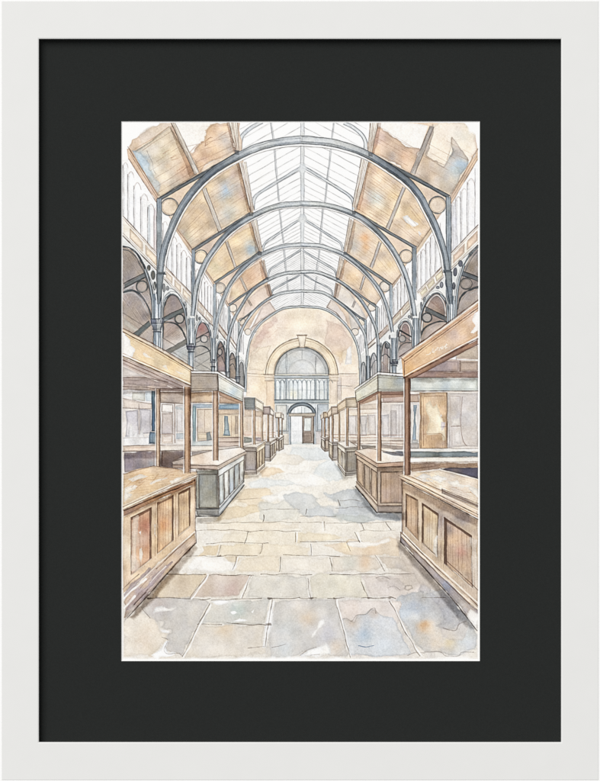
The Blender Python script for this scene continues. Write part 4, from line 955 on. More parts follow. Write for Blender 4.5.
L('421,394 421,449', (112, 86, 66), .7, .8); L('423.5,397 423.5,446', (140, 108, 84), .6, .75); L('424,396.5 445,396', (140, 108, 84), .6, .75); L('447,393 447.3,449', (92, 72, 60), 1.0, .85); L('445,397 445.3,412', (140, 108, 84), .5, .7); L('423,434 441,433.5 445,438 445,448', (150, 116, 88), .6, .75); L('440,427 446,426.5', (104, 88, 92), .7, .7)
P('448,393 478,393 478,447 464,446 448,448', (206, 197, 189), .95, id=r_backR, w=.4, e=.12, v=.08, b=[(455, 408, 7, (196, 184, 172), .8), (472, 415, 10, (212, 206, 200), .8), (455, 438, 6, (222, 214, 206), .8)])
closed('450,396 460,396 460,425 451,426', c=(160, 144, 132), w=.5, a=.6); L('451,426.5 460.5,426', (110, 90, 78), .7, .75); L('462,397 461,425 463,440 467,446', (130, 108, 96), .6, .7, sm=True); P('452,420 459,418 460,425 452,426', (232, 226, 218), .8, w=.5); P('454,432 460,430 461,444 453,444', (232, 226, 220), .7, w=.6); L('452,430 452,445', (150, 134, 124), .5, .6)
P('384,448.5 478,448.5 478,451.5 384,451', (248, 244, 236), .95, w=.25, e=.05); L('384,448.3 478,448.6', (110, 96, 86), .6, .75)
P('382,451.5 404,451.5 404,456 384,456', (146, 146, 142), .9, w=.4, e=.15); P('410,451.5 478,452 478,456.8 410,457.5', (134, 142, 142), .98, w=.4, e=.15, v=.12); L('410,451.5 478,452', (80, 84, 84), .6, .8)
P('382,457 478,457.5 478,462 382,462', (246, 238, 224), .95, w=.3, e=.06); L('410,457.6 478,457', (96, 88, 82), .7, .75); L('410,462.3 478,462', (112, 84, 68), .8, .8)
P('408,463 478,462.6 478,468 445,468 412,472', (190, 164, 142), .95, w=.4, e=.12, v=.12); L('412,469 440,465.5', (126, 92, 74), .6, .75)
# behind the second right stall and beyond
P('358,402 378,394 404,393 404,397 380,399 360,405', (170, 134, 110), .7, w=.3); P('358,405 378,403.5 378,409 358,409.5', (224, 206, 184), .9, w=.3, e=.12); L('340,410 378,409', (150, 124, 104), .6, .7); L('358,413.5 378,413', (150, 124, 104), .6, .7)
P('360,416 367,415.5 367,436 361,436', (206, 200, 196), .9, w=.4, e=.2); P('368,415 376,414 376,435 369,435', (216, 208, 202), .8, w=.4, e=.15); L('368,414 368.3,436', (120, 104, 96), .7, .75); P('381,415 389,414 389,436 383,436', (206, 202, 202), .9, w=.5, e=.15)
P('348,416 357,415.5 357,436 349,436', (214, 208, 204), .85, w=.4, e=.15); L('349,415.5 357,415.5', (130, 112, 98), .5, .7); L('356,416 356,436', (140, 120, 106), .6, .7)
for yy in (434.5, 437.5, 440.5, 443.5):
    L([(326, yy), (404, yy + .4)], (150, 112, 92) if yy < 440 else (110, 90, 78), .7, .65)
P('341,437.8 404,438 404,440.2 341,440.2', (236, 222, 202), .7, w=.3); P('361,445 376,445.5 375,450 362,449.5', (148, 138, 126), .85, w=.5, e=.2); P('349.5,440.5 357,440.5 357,444 350,444', (158, 140, 126), .8, w=.4); P('381,445 404,446 404,449.5 383,449', (164, 150, 138), .85, w=.4)

# ------------------------------------------------------------------ stalls


def fascia(q, col, c=INK, b=(), id=None, planks=0, cap=True):
    q = p(q) if isinstance(q, str) else q
    P(q, col, id=id, w=.2, e=.14, v=.09, b=b, str_=.03, ang=math.degrees(math.atan2(q[1][1] - q[0][1], q[1][0] - q[0][0])))
    closed(q, c=c, w=.65, a=.8)
    if cap:
        a, b_ = sub(q, 0, .16, 1, .16)[:2]; L([a, b_], c, .5, .6)
        a, b_ = sub(q, 0, .86, 1, .86)[:2]; L([a, b_], c, .5, .55)
        a, b_ = sub(q, 0, -.06, 1, -.06)[:2]; L([a, b_], (246, 240, 230), .8, .6)


def panelled(q, n, col, pan, id=None, c=INK, inset=(.14, .12), w=.6, b=(), planks=0):
    """a counter face with n sunk panels"""
    q = p(q) if isinstance(q, str) else q
    P(q, col, id=id, w=.2, e=.12, v=.1, b=b)
    for i in range(n):
        g = .13
        s = sub(q, (i + g) / n, inset[0], (i + 1 - g * .4) / n, 1 - inset[1])
        P(s, pan[i % len(pan)], .9, w=.25, e=.18, v=.12, str_=.05, ang=90)
        closed(s, c=c, w=w * .9, a=.75)
        L([s[0], s[3]], (72, 58, 50), w * 1.3, .55); L([s[0], s[1]], (72, 58, 50), w * 1.2, .5)
        if planks:
            hatch(s, planks, (120, 92, 72), .45, .5)
    closed(q, c=c, w=w, a=.75)


def small_stall(label, side, aisle, posts, top, near, near2, aislec, cols, n, back=None):
    """side: fascia turned to us; aisle: fascia along the walk; then posts, counter top, near face, aisle face"""
    id = region('painted_market_stall', label)
    P(aisle.replace('|', ' '), cols[1], id=id)
    for (a, b_, y0, y1) in posts[1:]:
        post(a, b_, y0, y1, (214, 190, 160), id=id, hl=False, lw=.55, la=.75)
    P(top, (244, 234, 220), id=id, w=.2, e=.1, v=.05)
    closed(top, w=.5, a=.7)
    panelled(near, 1, cols[2], [cols[3]], id=id, inset=(.14, .14), w=.6)
    panelled(aislec, n, cols[4], [cols[5]], id=id, inset=(.2, .18), w=.5)
    q = p(near)
    for v, ww in ((.06, .7), (.93, .6)):
        a, b_ = sub(q, 0, v, 1, v)[:2]; L([a, b_], INK, ww, .7)
    q = p(aislec)
    for v, ww in ((.06, .6), (.92, .6)):
        a, b_ = sub(q, 0, v, 1, v)[:2]; L([a, b_], INK, ww, .65)
    a, b_, y0, y1 = posts[0]
    post(a, b_, y0, y1, (206, 178, 148), id=id, lw=.65, la=.8)
    fascia(aisle, cols[1], id=id)
    fascia(side, cols[0], id=id)
    return id


DARKC = (150, 146, 140)
# far left to near left
small_stall('farthest painted stall on the left, beside the end wall', '275.5,412.5 281,412 281,418 275.5,418', '281,412 283.5,414.5 283.5,419.5 281,418', [(278, 279.2, 418, 437), (281.6, 282.6, 419, 435)], '275,436 280,434 284,435.5 279,439', '275,438.5 279,439 279,451 275,450.5', 0, '279,439 283.5,436 283.5,449 279,451',
            [(230, 218, 198), (244, 235, 218), (214, 204, 190), (204, 193, 180), (222, 212, 196), (212, 200, 182)], 2)
small_stall('fourth painted stall on the left, counting from the front', '263.5,406.5 270,406.5 270,414.5 263.5,414.5', '270,406.5 273.8,411 273.8,416 270,414.5', [(267.4, 269, 414, 441), (272.2, 273.4, 416, 439)], '263.5,440.5 270,437.5 277,438 270.5,442.5', '263.5,442 270.3,442 270.3,461 264.5,460.5', 0, '270.3,442 276.5,438.5 276,455 270.3,461',
            [(194, 178, 172), (240, 228, 212), (198, 190, 180), (188, 180, 172), (222, 211, 195), (212, 198, 178)], 3)
small_stall('third painted stall on the left with a grey fascia end', '244,397.5 255,397.8 255,409.8 244.5,409.5', '255,397.8 263.3,403 263.3,411.8 255,408', [(253.2, 255.3, 409.5, 444.5), (261.3, 263, 411.5, 441)], '242.5,446.5 254,443.5 265.5,442 256,447.8', '243.5,447 256.3,447.5 256.8,474 244,474', 0, '256.3,447.5 265,442.5 264.6,466.5 256.8,474',
            [(152, 156, 154), (244, 234, 210), (184, 173, 162), (174, 163, 154), (234, 216, 186), (222, 200, 164)], 3)
# second left
id = region('painted_market_stall', 'second painted stall on the left with a pale grey panelled counter')
post(240.3, 243, 401, 448, (210, 184, 156), id=id)
P('172,461.5 190,456 210,451 236,446.5 240,447 246.5,451 218,465.5 196,464.5 173,464.5', (240, 226, 210), id=id, w=.3, e=.1, v=.07, b=[(200, 460, 8, (226, 200, 176), .8), (228, 453, 7, (250, 244, 236), .8)])
closed('172,461.5 210,451 240,447 246.5,451 218,465.5 173,464.5', w=.6, a=.7)
P('172.5,464.5 218,465.5 218,469.5 173,468', (206, 184, 164), w=.2, e=.15); P('218,465.5 246.5,451 246.5,454 218,470', (230, 214, 194), w=.2, e=.12)
L('172.5,464.5 218,465.8 246.5,451.2', (96, 78, 66), .7, .8); L('173,468 218,469.8 246,454.5', (84, 70, 60), .9, .85); L('218,467.5 246,453', (140, 116, 98), .5, .7)
panelled('196,470 217.7,470 218.8,511 196,511', 1, (166, 165, 154), [(154, 153, 143)], id=id, inset=(.1, .08), w=.7, b=[(204, 490, 9, (172, 168, 152), .7), (214, 480, 5, (128, 130, 130), .7)])
P('196,508.5 218.8,508.5 219,516 196,515.5', (142, 141, 138), id=id, w=.3, e=.2, v=.12); L('196,508.5 219,508.5', (66, 66, 66), .9, .85); L('196,516 219,516.3', (52, 52, 54), 1.2, .9); L('196,510.5 219,510.5', (190, 190, 186), .6, .6)
panelled('218,470.3 244.3,455 243.8,482 219.2,510', 5, (222, 223, 217), [(208, 212, 207), (216, 214, 203), (204, 209, 206)], id=id, inset=(.16, .1), w=.6, b=[(238, 470, 8, (216, 212, 200), .7)])
P('219,509 243.9,481 244.2,485 219.2,516', (190, 192, 190), id=id, w=.3, e=.15); L('219,509 243.9,481', (78, 80, 80), .8, .85); L('219.2,516 244.3,485', (62, 62, 64), 1.0, .9); L('219.2,512.5 244,483', (230, 230, 226), .7, .6)
post(213.4, 218.2, 391, 460.5, (214, 184, 156), id=id)
L('213.2,391 213.2,460', (110, 70, 56), .7, .7)
P('218,390.5 242.5,401 242.5,404 240,404 219,396', (188, 154, 126), .95, id=id, w=.3, e=.2)
fascia('190.5,373 217.3,373.8 218,390.5 191,391.5', (172, 160, 146), id=id, b=[(198, 384, 8, (186, 170, 150), .8), (212, 378, 6, (158, 148, 138), .7)])
fascia('217.3,373.8 243.3,389.5 242.6,401.5 218,390.8', (222, 222, 210), id=id, b=[(234, 392, 6, (184, 198, 204), .9), (223, 382, 6, (240, 234, 216), .8)])
L('190,371.6 217.5,372.3 244,388.4', (250, 246, 238), 1.0, .8); L('190,370.6 217.5,371.2 244,387.2', (92, 80, 72), .9, .85)
L('218,374 218.4,390', (84, 72, 64), .9, .85)

# far right to near right
small_stall('farthest painted stall on the right, beside the end wall', '323.5,412 329,411.5 329,417.5 323.5,418', '320.5,415 323.5,412 323.5,418 321,420', [(324, 325.2, 418, 437), (321.4, 322.3, 420, 436)], '320.5,436.5 325,435 330,436.5 324.5,438.5', '324.5,438.5 329,438 329,451 325,451.5', 0, '320.8,436.5 324.5,438.5 325,451.5 321.2,447.5',
            [(218, 198, 172), (238, 224, 204), (208, 194, 178), (198, 183, 168), (222, 214, 200), (212, 202, 186)], 1)
small_stall('fourth painted stall on the right, counting from the front', '331.5,406.5 338.5,406 338.5,414 331.5,415', '327,412.5 331.5,406.5 331.5,415 328,418', [(331.8, 333.4, 414.5, 441.5), (328.4, 329.5, 417.5, 440)], '328,440.5 333,437.5 340,441 332.5,442.5', '332.3,442.5 339,442 339,460 332.3,460.5', 0, '328.4,440.5 332.3,442.5 332.3,460.5 329,456.5',
            [(204, 184, 160), (234, 215, 189), (196, 187, 175), (186, 177, 166), (222, 213, 195), (213, 200, 178)], 1)
small_stall('third painted stall on the right with an olive grey counter end', '346,398 357.2,397.3 357.2,407.5 346,408', '337.2,404.5 346,398 346,408 337.8,412.5', [(346.3, 348.4, 408, 446), (338.6, 340, 412, 442)], '337,442.5 348,440.5 358,446.5 345.2,448.2', '345.2,448 357.5,447.2 357.5,474.5 345.4,476', 0, '337.5,442.8 345.2,448 345.4,476 338,466',
            [(196, 179, 152), (232, 208, 172), (174, 166, 152), (160, 152, 140), (226, 217, 198), (216, 204, 180)], 2)
id = region('painted_market_stall', 'second painted stall on the right with a grey green fascia and brown counter')
post(357.6, 360, 403, 451, (206, 176, 148), id=id, hl=False)
P('355.3,450.5 368,448 390,449 404,455 404,462 377,463.5', (240, 224, 202), id=id, w=.3, e=.1, v=.08, b=[(372, 455, 7, (224, 196, 168), .8), (394, 457, 7, (248, 240, 228), .8)])
P('383,452 404,452 404,456 392,455', (112, 112, 116), .85, w=.4)
closed('355.3,450.5 368,448 404,455 404,462 377,463.5', w=.6, a=.65)
P('355.2,450.8 377,463.5 377,467.5 355.4,454', (232, 206, 178), w=.2, e=.12); P('377,463.5 404,461.8 404,466 377,467.5', (206, 174, 148), w=.2, e=.14)
L('355.2,450.6 377,463.6 404,461.8', (104, 74, 60), .8, .85); L('355.4,454 377,467.6 404,466', (82, 60, 50), .9, .85); L('356,452.5 377,465.5 404,464', (150, 112, 92), .5, .7)
panelled('377.3,467.5 404,466.5 403.5,507 377.3,507', 1, (192, 172, 150), [(178, 153, 131)], id=id, inset=(.12, .1), w=.8, planks=4, b=[(400, 500, 6, (160, 150, 142), .7)])
P('377.3,505.5 403,505.5 403,512.5 377,512.5', (168, 154, 143), id=id, w=.3, e=.2); L('377,505.5 403,505.5', (84, 64, 54), .9, .85); L('377,512.6 404,512.6', (54, 46, 42), 1.3, .9)
panelled('356.2,454.6 377.2,468 377.2,505.5 357,482.5', 3, (214, 192, 168), [(204, 178, 150), (196, 176, 154)], id=id, inset=(.13, .1), w=.7)
P('356,481.5 377.2,505 377,512.5 355.5,486', (204, 186, 166), id=id, w=.3, e=.16); L('356,481.5 377.2,505', (92, 70, 58), .8, .85); L('355.5,486 377,512.7', (56, 48, 44), 1.1, .9); L('356,484 377,508.5', (238, 226, 208), .6, .6)
post(377.8, 381.2, 391.5, 461, (204, 172, 144), id=id)
P('356,402.5 378,391 381,392.5 362,403', (160, 124, 102), .95, id=id, w=.25, e=.2); P('379,391.5 405,391.5 405,395 381,395.5', (150, 116, 98), .9, id=id, w=.25, e=.2)
fascia('355,391 378,374.6 378,391 356.5,402.3', (228, 222, 198), id=id, b=[(362, 394, 5, (196, 200, 186), .8), (372, 384, 6, (230, 222, 196), .7)])
fascia('378,374.6 405,376.5 405,391.3 378,391.3', (190, 190, 178), id=id, b=[(390, 384, 6, (202, 198, 176), .8), (400, 380, 5, (178, 184, 180), .7)])
L('354.6,389.6 378,373 405,375', (250, 246, 238), .9, .8); L('354.4,388.6 378,371.9 405,373.8', (88, 78, 70), .9, .85); L('378,374.6 378,391', (84, 74, 66), .9, .85)

# front left
id = region('painted_market_stall', 'front stall on the left, cropped by the sheet, with a tan fascia')
P('123,357 191,386 186,391 123,390', (186, 168, 156), id=id, w=.3, e=.1, v=.12, b=[(140, 384, 10, (206, 192, 180), .7), (166, 386, 8, (166, 148, 138), .8)])
for s, cc, ww in (('123,360 186,388', (108, 84, 72), .9), ('123,363.5 180,388.5', (122, 98, 86), .7), ('123,366 172,388', (240, 230, 216), .8), ('123,373 150,378 186,388', (150, 134, 126), .6), ('123,377.5 146,378 168,382', (104, 88, 80), .9), ('123,386.5 140,387 156,388.5 184,389', (100, 82, 74), .9), ('147,380 147,388', (110, 90, 80), .6)):
    L(s, cc, ww, .8)
P('123,367 145,376 123,377', (224, 216, 208), .8, w=.4); P('123,379 150,379 168,384 166,387 123,385', (176, 158, 150), .8, w=.5, e=.15)
post(156.4, 160.1, 389, 468, (222, 196, 168), id=id)
P('123,474 136,469.5 153.5,466 170,468 187,470.5 197.5,471.5 197.5,475 160,490 123,507.5', (224, 194, 156), id=id, w=.4, e=.12, v=.12, str_=.06, ang=-8, b=[(140, 482, 9, (206, 168, 126), .7), (172, 474, 8, (214, 180, 140), .7), (128, 496, 7, (244, 228, 204), .8)])
for q in ('128,479 140,475 150,476 142,479 132,482', '146,483 158,478 168,478 158,482 150,486', '124,488 134,484 140,486 128,493 134,494 124,502', '170,481 184,475 194,474 180,480 172,484'):
    P(q, (252, 243, 228), .85, w=.9, e=.1)
for i in range(12):
    x = 126 + i * 5
    L([(x, 486 - i * 1.0 + random.uniform(-5, 5)), (x + 8, 483.5 - i * 1.2 + random.uniform(-5, 4))], (170, 124, 84), .5, .5)
L('123,474 153.5,466 197.5,471.5', (110, 82, 64), .7, .75)
P('123,505 160,488.5 197.5,473 197.5,477 160,493 123,511', (240, 222, 196), id=id, w=.3, e=.1); P('123,510 160,493 196,477.5 195.5,484 160,499 123,517', (204, 166, 132), id=id, w=.3, e=.15, v=.12, b=[(130, 512, 8, (170, 150, 142), .7), (176, 486, 8, (196, 152, 116), .7)])
L('123,507 160,490.3 197.5,474.5', (116, 86, 66), .7, .8); L('123,509.5 160,492.5 197.3,476.6', (110, 82, 64), .6, .75); L('124,510.5 150,499.5 192,482 195,480', (70, 50, 42), 1.1, .9); L('128,518.5 152,506.5 194,486', (112, 84, 64), .8, .8)
P('123,517 160,499 195.3,484 195.3,533 160,561 123,594', (222, 194, 160), id=id, w=.3, e=.08, v=.09, str_=.03, ang=88, b=[(128, 550, 10, (232, 216, 192), .8), (156, 520, 6, (226, 196, 156), .7), (190, 510, 6, (232, 206, 172), .7)])
for q, cols, npl, bl in (('178.5,493 190,487.3 190,526.5 178.5,536', (224, 192, 150), 4, [(184, 500, 5, (206, 166, 122), .6)]),
                         ('157.5,502.8 173.3,495.3 173.3,540.5 157.5,554', (220, 180, 138), 6, [(163, 526, 6, (216, 150, 96), .85), (168, 508, 5, (206, 180, 150), .8), (170, 536, 6, (240, 216, 180), .8)]),
                         ('131,517.5 151.3,507.3 151.3,559 131,575', (212, 172, 142), 5, [(146, 526, 8, (188, 128, 106), .85), (136, 540, 7, (226, 200, 172), .8), (147, 548, 5, (206, 150, 110), .7), (134, 565, 6, (228, 210, 190), .8)])):
    P(q, cols, id=id, w=.3, e=.2, v=.1, str_=.045, ang=90, b=bl)
    hatch(q, npl, (128, 94, 74), .45, .5)
    qq = p(q)
    P([qq[0], qq[1], mixp(qq[1], qq[2], .05), mixp(qq[0], qq[3], .05)], (120, 88, 70), .75, w=.3)
    P([mixp(qq[1], qq[0], .1), qq[1], qq[2], mixp(qq[2], qq[3], .1)], (110, 86, 74), .75, w=.3)
    closed(q, c=(96, 70, 54), w=.7, a=.8); L([qq[3], qq[2]], (246, 232, 208), .9, .7)
P('139,532 141,531 141,536', (250, 244, 234), .9, w=.4); P('139,549 142,547 143,554 141,562 139.5,558', (248, 238, 222), .85, w=.5); P('153,524 157,523 156,536 153.6,534', (250, 240, 224), .85, w=.6); P('133,518 138,516 136,560 131,570', (232, 216, 194), .6, w=1)
P('195.6,482 195.8,533', (0, 0, 0), 0)
L('195.3,478 195.4,531', (104, 80, 66), .8, .85); L('193.2,481 193.2,529', (236, 212, 182), .8, .7); L('155.2,503 155.2,556', (150, 114, 88), .5, .7); L('175.6,494 175.6,541', (150, 114, 88), .5, .7)
# plinth breaking up into loose strokes at the margin
P('195,531 196,543 169,571.5 150,592 128,617 124,618 126,606 123,602 130,590 160,561', (200, 176, 152), id=id, w=.6, e=.12, v=.12, str_=.07, ang=-45, b=[(140, 594, 12, (172, 158, 162), .95), (156, 578, 9, (184, 166, 158), .8), (186, 546, 8, (206, 180, 150), .7), (130, 606, 6, (186, 172, 170), .7)])
P('146,586 165,566 172,562 150,588 132,606 125,612 132,600', (168, 152, 156), .7, w=.8, e=.15, v=.12)
P('123,594 131,583 140,577 150,568 142,580 128,594 124,602', (172, 158, 162), .75, w=.8, e=.12, v=.12)
for s, cc, ww in (('195,531.5 176,548 155,567 140,582', (250, 238, 220), 1.1), ('195,533.5 176,550 156,569', (112, 84, 68), .8), ('124,598 131,591 146,579', (253, 251, 247), 2.0), ('124,608 129,603 135,596', (253, 251, 247), 1.8), ('150,583 158,574 166,566', (246, 236, 222), .8), ('132,607 140,598 148,589', (110, 92, 88), .7), ('140,588 150,577', (120, 100, 92), .6),
                  ('195.8,543 178,561 169,571.5 150,593', (64, 50, 44), 1.1), ('150,593 138,606 127.5,617.5', (70, 56, 50), 1.0), ('133,606 146,592', (86, 70, 64), .8), ('195.8,531 196.2,543', (92, 72, 60), .8), ('123,589 132,580 139,574', (120, 98, 86), .7)):
    L(s, cc, ww, .85)
P('126,614 132,606 136,607 128,618 124,622', (200, 190, 180), .6, w=.8)
P('129,618 150,594 168,574 176,570 160,590 142,610 134,622', (176, 164, 152), .35, w=1.2, f=2, mul=True)
post(184.6, 190.1, 387, 473, (208, 172, 138), id=id)
L('190.6,388 190.6,473', (80, 56, 46), .8, .8)
P('123,330 130,333 160,350 191.5,367 190.8,385.5 160,372.5 123,357', (230, 204, 162), id=id, w=.3, e=.14, v=.1, str_=.035, ang=27,
  b=[(146, 352, 10, (232, 198, 150), .8), (172, 366, 9, (228, 194, 144), .7), (186, 376, 7, (238, 220, 184), .8), (160, 360, 7, (240, 216, 172), .7)])
P('123,333 127,336 130,340 132,346 135,350 133,355 132,358.5 123,356', (253, 250, 244), .97, w=.6, e=.08)
for q in ('144,354 150,356 154,359 148,358', '163,366 166,365 168,370 165,369', '176,371 184,374 180,374'):
    P(q, (252, 244, 228), .8, w=.6, e=.08)
for s, cc, ww in (('123,328.3 160,347.5 193.5,368', (96, 70, 56), .9), ('123,330.2 160,349.6 193,369.8', (252, 244, 230), 1.1), ('123,332 160,351.3 192.5,371', (92, 66, 54), 1.0), ('125,335 160,354 191,372', (150, 112, 84), .5), ('123,353.5 160,369.5 190.6,382.6', (170, 130, 98), .6), ('123,356.2 160,372 190.8,385.6', (84, 62, 50), 1.0), ('123,354.8 160,370.8 190.6,384', (252, 244, 230), .8), ('191,370 190.8,386', (88, 66, 54), .9), ('193.4,368 193,371', (88, 66, 54), .9)):
    L(s, cc, ww, .85)
P('123,328.5 160,347.8 193,368.3 193,370.5 160,350.5 123,331', (226, 196, 160), .5, id=id, w=.2)

# front right
id = region('painted_market_stall', 'front stall on the right, cropped by the sheet, with pale lettering on its fascia')
P('399,476 407,471.5 420,472.5 440,470 478,480 478,512 440,497', (232, 212, 186), id=id, w=.4, e=.1, v=.1, str_=.05, ang=20, b=[(424, 482, 8, (224, 194, 156), .7), (458, 492, 8, (214, 200, 186), .8), (440, 478, 6, (240, 226, 202), .8)])
P('441,468.8 450,467.6 478,467.5 478,478.5 466,475', (98, 94, 104), .97, id=id, w=.3, e=.12, v=.14, b=[(456, 470, 6, (120, 112, 118), .7)]); L('441,468.8 466,475 478,478.6', (70, 62, 62), .8, .85)
for q in ('416,478 424,474 430,476 424,479 432,481 424,482', '430,478 438,475 446,479 440,481', '448,482 458,481 468,486 462,489 454,486', '470,488 478,490 478,497 474,494'):
    P(q, (252, 246, 234), .85, w=.9, e=.1)
for i in range(9):
    x = 414 + i * 7
    L([(x, 478 + i * 1.7 + random.uniform(-2, 3)), (x + 8, 480 + i * 1.9 + random.uniform(-2, 3))], (160, 124, 92), .5, .5)
P('398.5,476 405,473 440,490 478,509 478,518 440,499 402,481', (232, 206, 176), id=id, w=.3, e=.12, v=.08, b=[(450, 500, 10, (206, 188, 170), .7)])
P('442,489.5 478,504 478,508 442,493.5', (166, 150, 138), .85, w=.3, e=.15); 
for s, cc, ww in (('399,475.5 420,485 442,496.5 478,514.5', (96, 72, 58), .8), ('404,474 440,489.5 478,506', (110, 84, 66), .7), ('401,479.5 440,499.5 478,519.5', (70, 52, 44), 1.1), ('405,476.5 440,493 478,511', (250, 238, 220), .9), ('400,478 440,498 478,517', (150, 116, 92), .6), ('442,489 442,493.5', (90, 68, 56), .8), ('442,489 478,503.5', (96, 76, 64), .6)):
    L(s, cc, ww, .85)
P('402,481 440,500.5 478,520 478,612 440,571 402,533', (206, 184, 158), id=id, w=.3, e=.08, v=.1, str_=.04, ang=88, b=[(440, 520, 9, (172, 158, 152), .9), (462, 520, 9, (168, 158, 156), .85), (410, 488, 7, (216, 192, 164), .7), (474, 560, 8, (230, 214, 194), .8), (440, 552, 7, (184, 166, 148), .7), (405, 520, 4, (180, 156, 136), .6)])
for q, col, npl, bl in (('405.8,493.5 418,499.7 418,540.5 405.8,527.5', (206, 172, 136), 4, [(412, 520, 6, (222, 194, 158), .7)]),
                        ('422.2,503.2 438.2,513.8 437,557 422.2,543', (216, 192, 158), 6, [(432, 536, 7, (236, 218, 188), .8), (426, 520, 5, (196, 166, 134), .7)]),
                        ('444.3,517.5 471.5,535.5 472.5,588 444.3,563.5', (200, 172, 148), 6, [(454, 540, 7, (222, 186, 150), .8), (461, 552, 6, (196, 146, 122), .85), (470, 545, 5, (190, 172, 154), .8), (462, 575, 6, (226, 206, 182), .8), (448, 530, 5, (160, 146, 140), .7)])):
    P(q, col, id=id, w=.3, e=.2, v=.1, str_=.045, ang=90, b=bl)
    hatch(q, npl, (118, 92, 74), .45, .5)
    qq = p(q)
    P([qq[0], qq[1], mixp(qq[1], qq[2], .05), mixp(qq[0], qq[3], .05)], (104, 82, 70), .8, w=.3)
    P([qq[0], mixp(qq[0], qq[1], .1), mixp(qq[3], qq[2], .1), qq[3]], (96, 76, 66), .8, w=.3)
    closed(q, c=(88, 66, 54), w=.8, a=.85); L([qq[3], qq[2]], (246, 234, 214), .9, .7)
P('434,540 437,536 437,556 433,552', (250, 244, 232), .7, w=.6); P('470,537 477,540 478,590 473,588', (232, 218, 200), .7, w=.6); L('473.5,538 474.5,586', (160, 130, 110), .5, .6)
L('420.2,502 420.2,541', (236, 216, 188), .9, .7); L('441.2,516 441,560', (150, 122, 104), .6, .7); L('403.6,485 403.6,530', (150, 118, 96), .5, .7)
P('400.5,531.5 404,533 440,569 478,604 478,618 440,580 402,543', (210, 190, 166), id=id, w=.4, e=.1, v=.1); P('401,536 440,575 478,610 478,630 474,624 448,592 426,570 400.8,542', (168, 156, 150), id=id, w=.5, e=.14, v=.13, str_=.04, ang=44, b=[(446, 586, 6, (146, 152, 170), .75), (462, 604, 9, (176, 174, 176), .8), (412, 552, 8, (182, 162, 144), .8), (474, 622, 6, (226, 220, 214), .9)])
for s, cc, ww in (('400.5,532 420,551.5 440,570.5 478,605.5', (90, 68, 56), .9), ('401,530.5 420,549.8 440,568.5 478,603', (250, 240, 224), 1.1), ('402,535 440,574 478,609', (246, 234, 216), .9), ('401,537 440,576 470,604', (110, 88, 74), .7), ('400.8,542 426,570 450,596 477,630', (58, 48, 46), 1.1), ('400.6,532 400.8,542', (88, 68, 58), .8), ('402.3,481 402.3,533', (88, 66, 54), .9), ('446,560 478,590', (100, 78, 66), .7), ('430,560 470,598', (226, 206, 182), .8)):
    L(s, cc, ww, .85)
P('470,608 478,614 478,634 474,628 468,616', (252, 249, 244), .85, w=.9)
post(404.8, 409.9, 377.5, 475, (172, 138, 114), id=id)
L('410.2,378 410.2,474', (80, 54, 46), .9, .85); L('404.9,378 404.9,475', (100, 70, 58), .7, .8)
P('404,377 478,339 478,344 412,378.5', (164, 130, 110), id=id, w=.25, e=.15, v=.1)
P('401,357.5 440,330 478,301.5 478,338 440,358.5 404,377.5', (224, 186, 146), id=id, w=.3, e=.12, v=.09, str_=.03, ang=-33,
  b=[(410, 366, 9, (226, 178, 124), .9), (430, 350, 10, (226, 190, 148), .7), (456, 336, 11, (214, 186, 166), .9), (472, 318, 9, (226, 200, 182), .8), (446, 350, 8, (220, 192, 160), .7)])
P('472,320 476,313 479,312 479,330 474,334 470,333 475,326', (252, 247, 240), .9, w=.8, e=.08)
for s, cc, ww in (('400,357 440,328.5 478,300', (88, 62, 50), 1.0), ('402,358 440,330.6 478,302.3', (253, 246, 234), 1.0), ('402,360.5 440,333.3 478,305.5', (176, 130, 100), 1.4), ('404,361.5 440,335.5 478,308', (100, 66, 52), .9), ('405,364 440,338 478,310.5', (170, 126, 96), .5), ('404,374.8 440,355.6 478,335', (180, 136, 104), .6), ('404,376 440,356.9 478,336.6', (253, 246, 234), .9), ('404,377.8 440,358.6 478,338.4', (84, 56, 46), 1.2), ('412,378.5 440,364 478,344', (92, 66, 56), .8), ('401,358 404,361 404.2,377', (96, 66, 52), .9), ('403,362 403.3,376', (226, 170, 112), .9)):
    L(s, cc, ww, .85)
# pale brushed lettering on the fascia, as little legible as in the picture
for s in ('426.5,354.8 429,354.2 431.5,351.6 433,348.6 432.4,352.6', '433,350 433.8,352.6 435.5,349.6', '436,350.5 437,348.4 438.4,347.8 437.6,350.8', '439,350.4 440.4,347.2 441.6,349.2 442.2,346.4', '442.8,348.8 444,346.2 445.4,347', '446.4,343.8 444.6,348.2 446.8,347.2', '444.8,345.8 447.6,344.4'):
    L(s, (252, 243, 226), .75, .8, sm=True, brk=.2, wob=.1)
for s in ('431,352.8 432.8,350', '437.4,351.2 438.6,348.6', '443.6,349 445,347.6'):
    L(s, (160, 120, 88), .4, .6, sm=True)

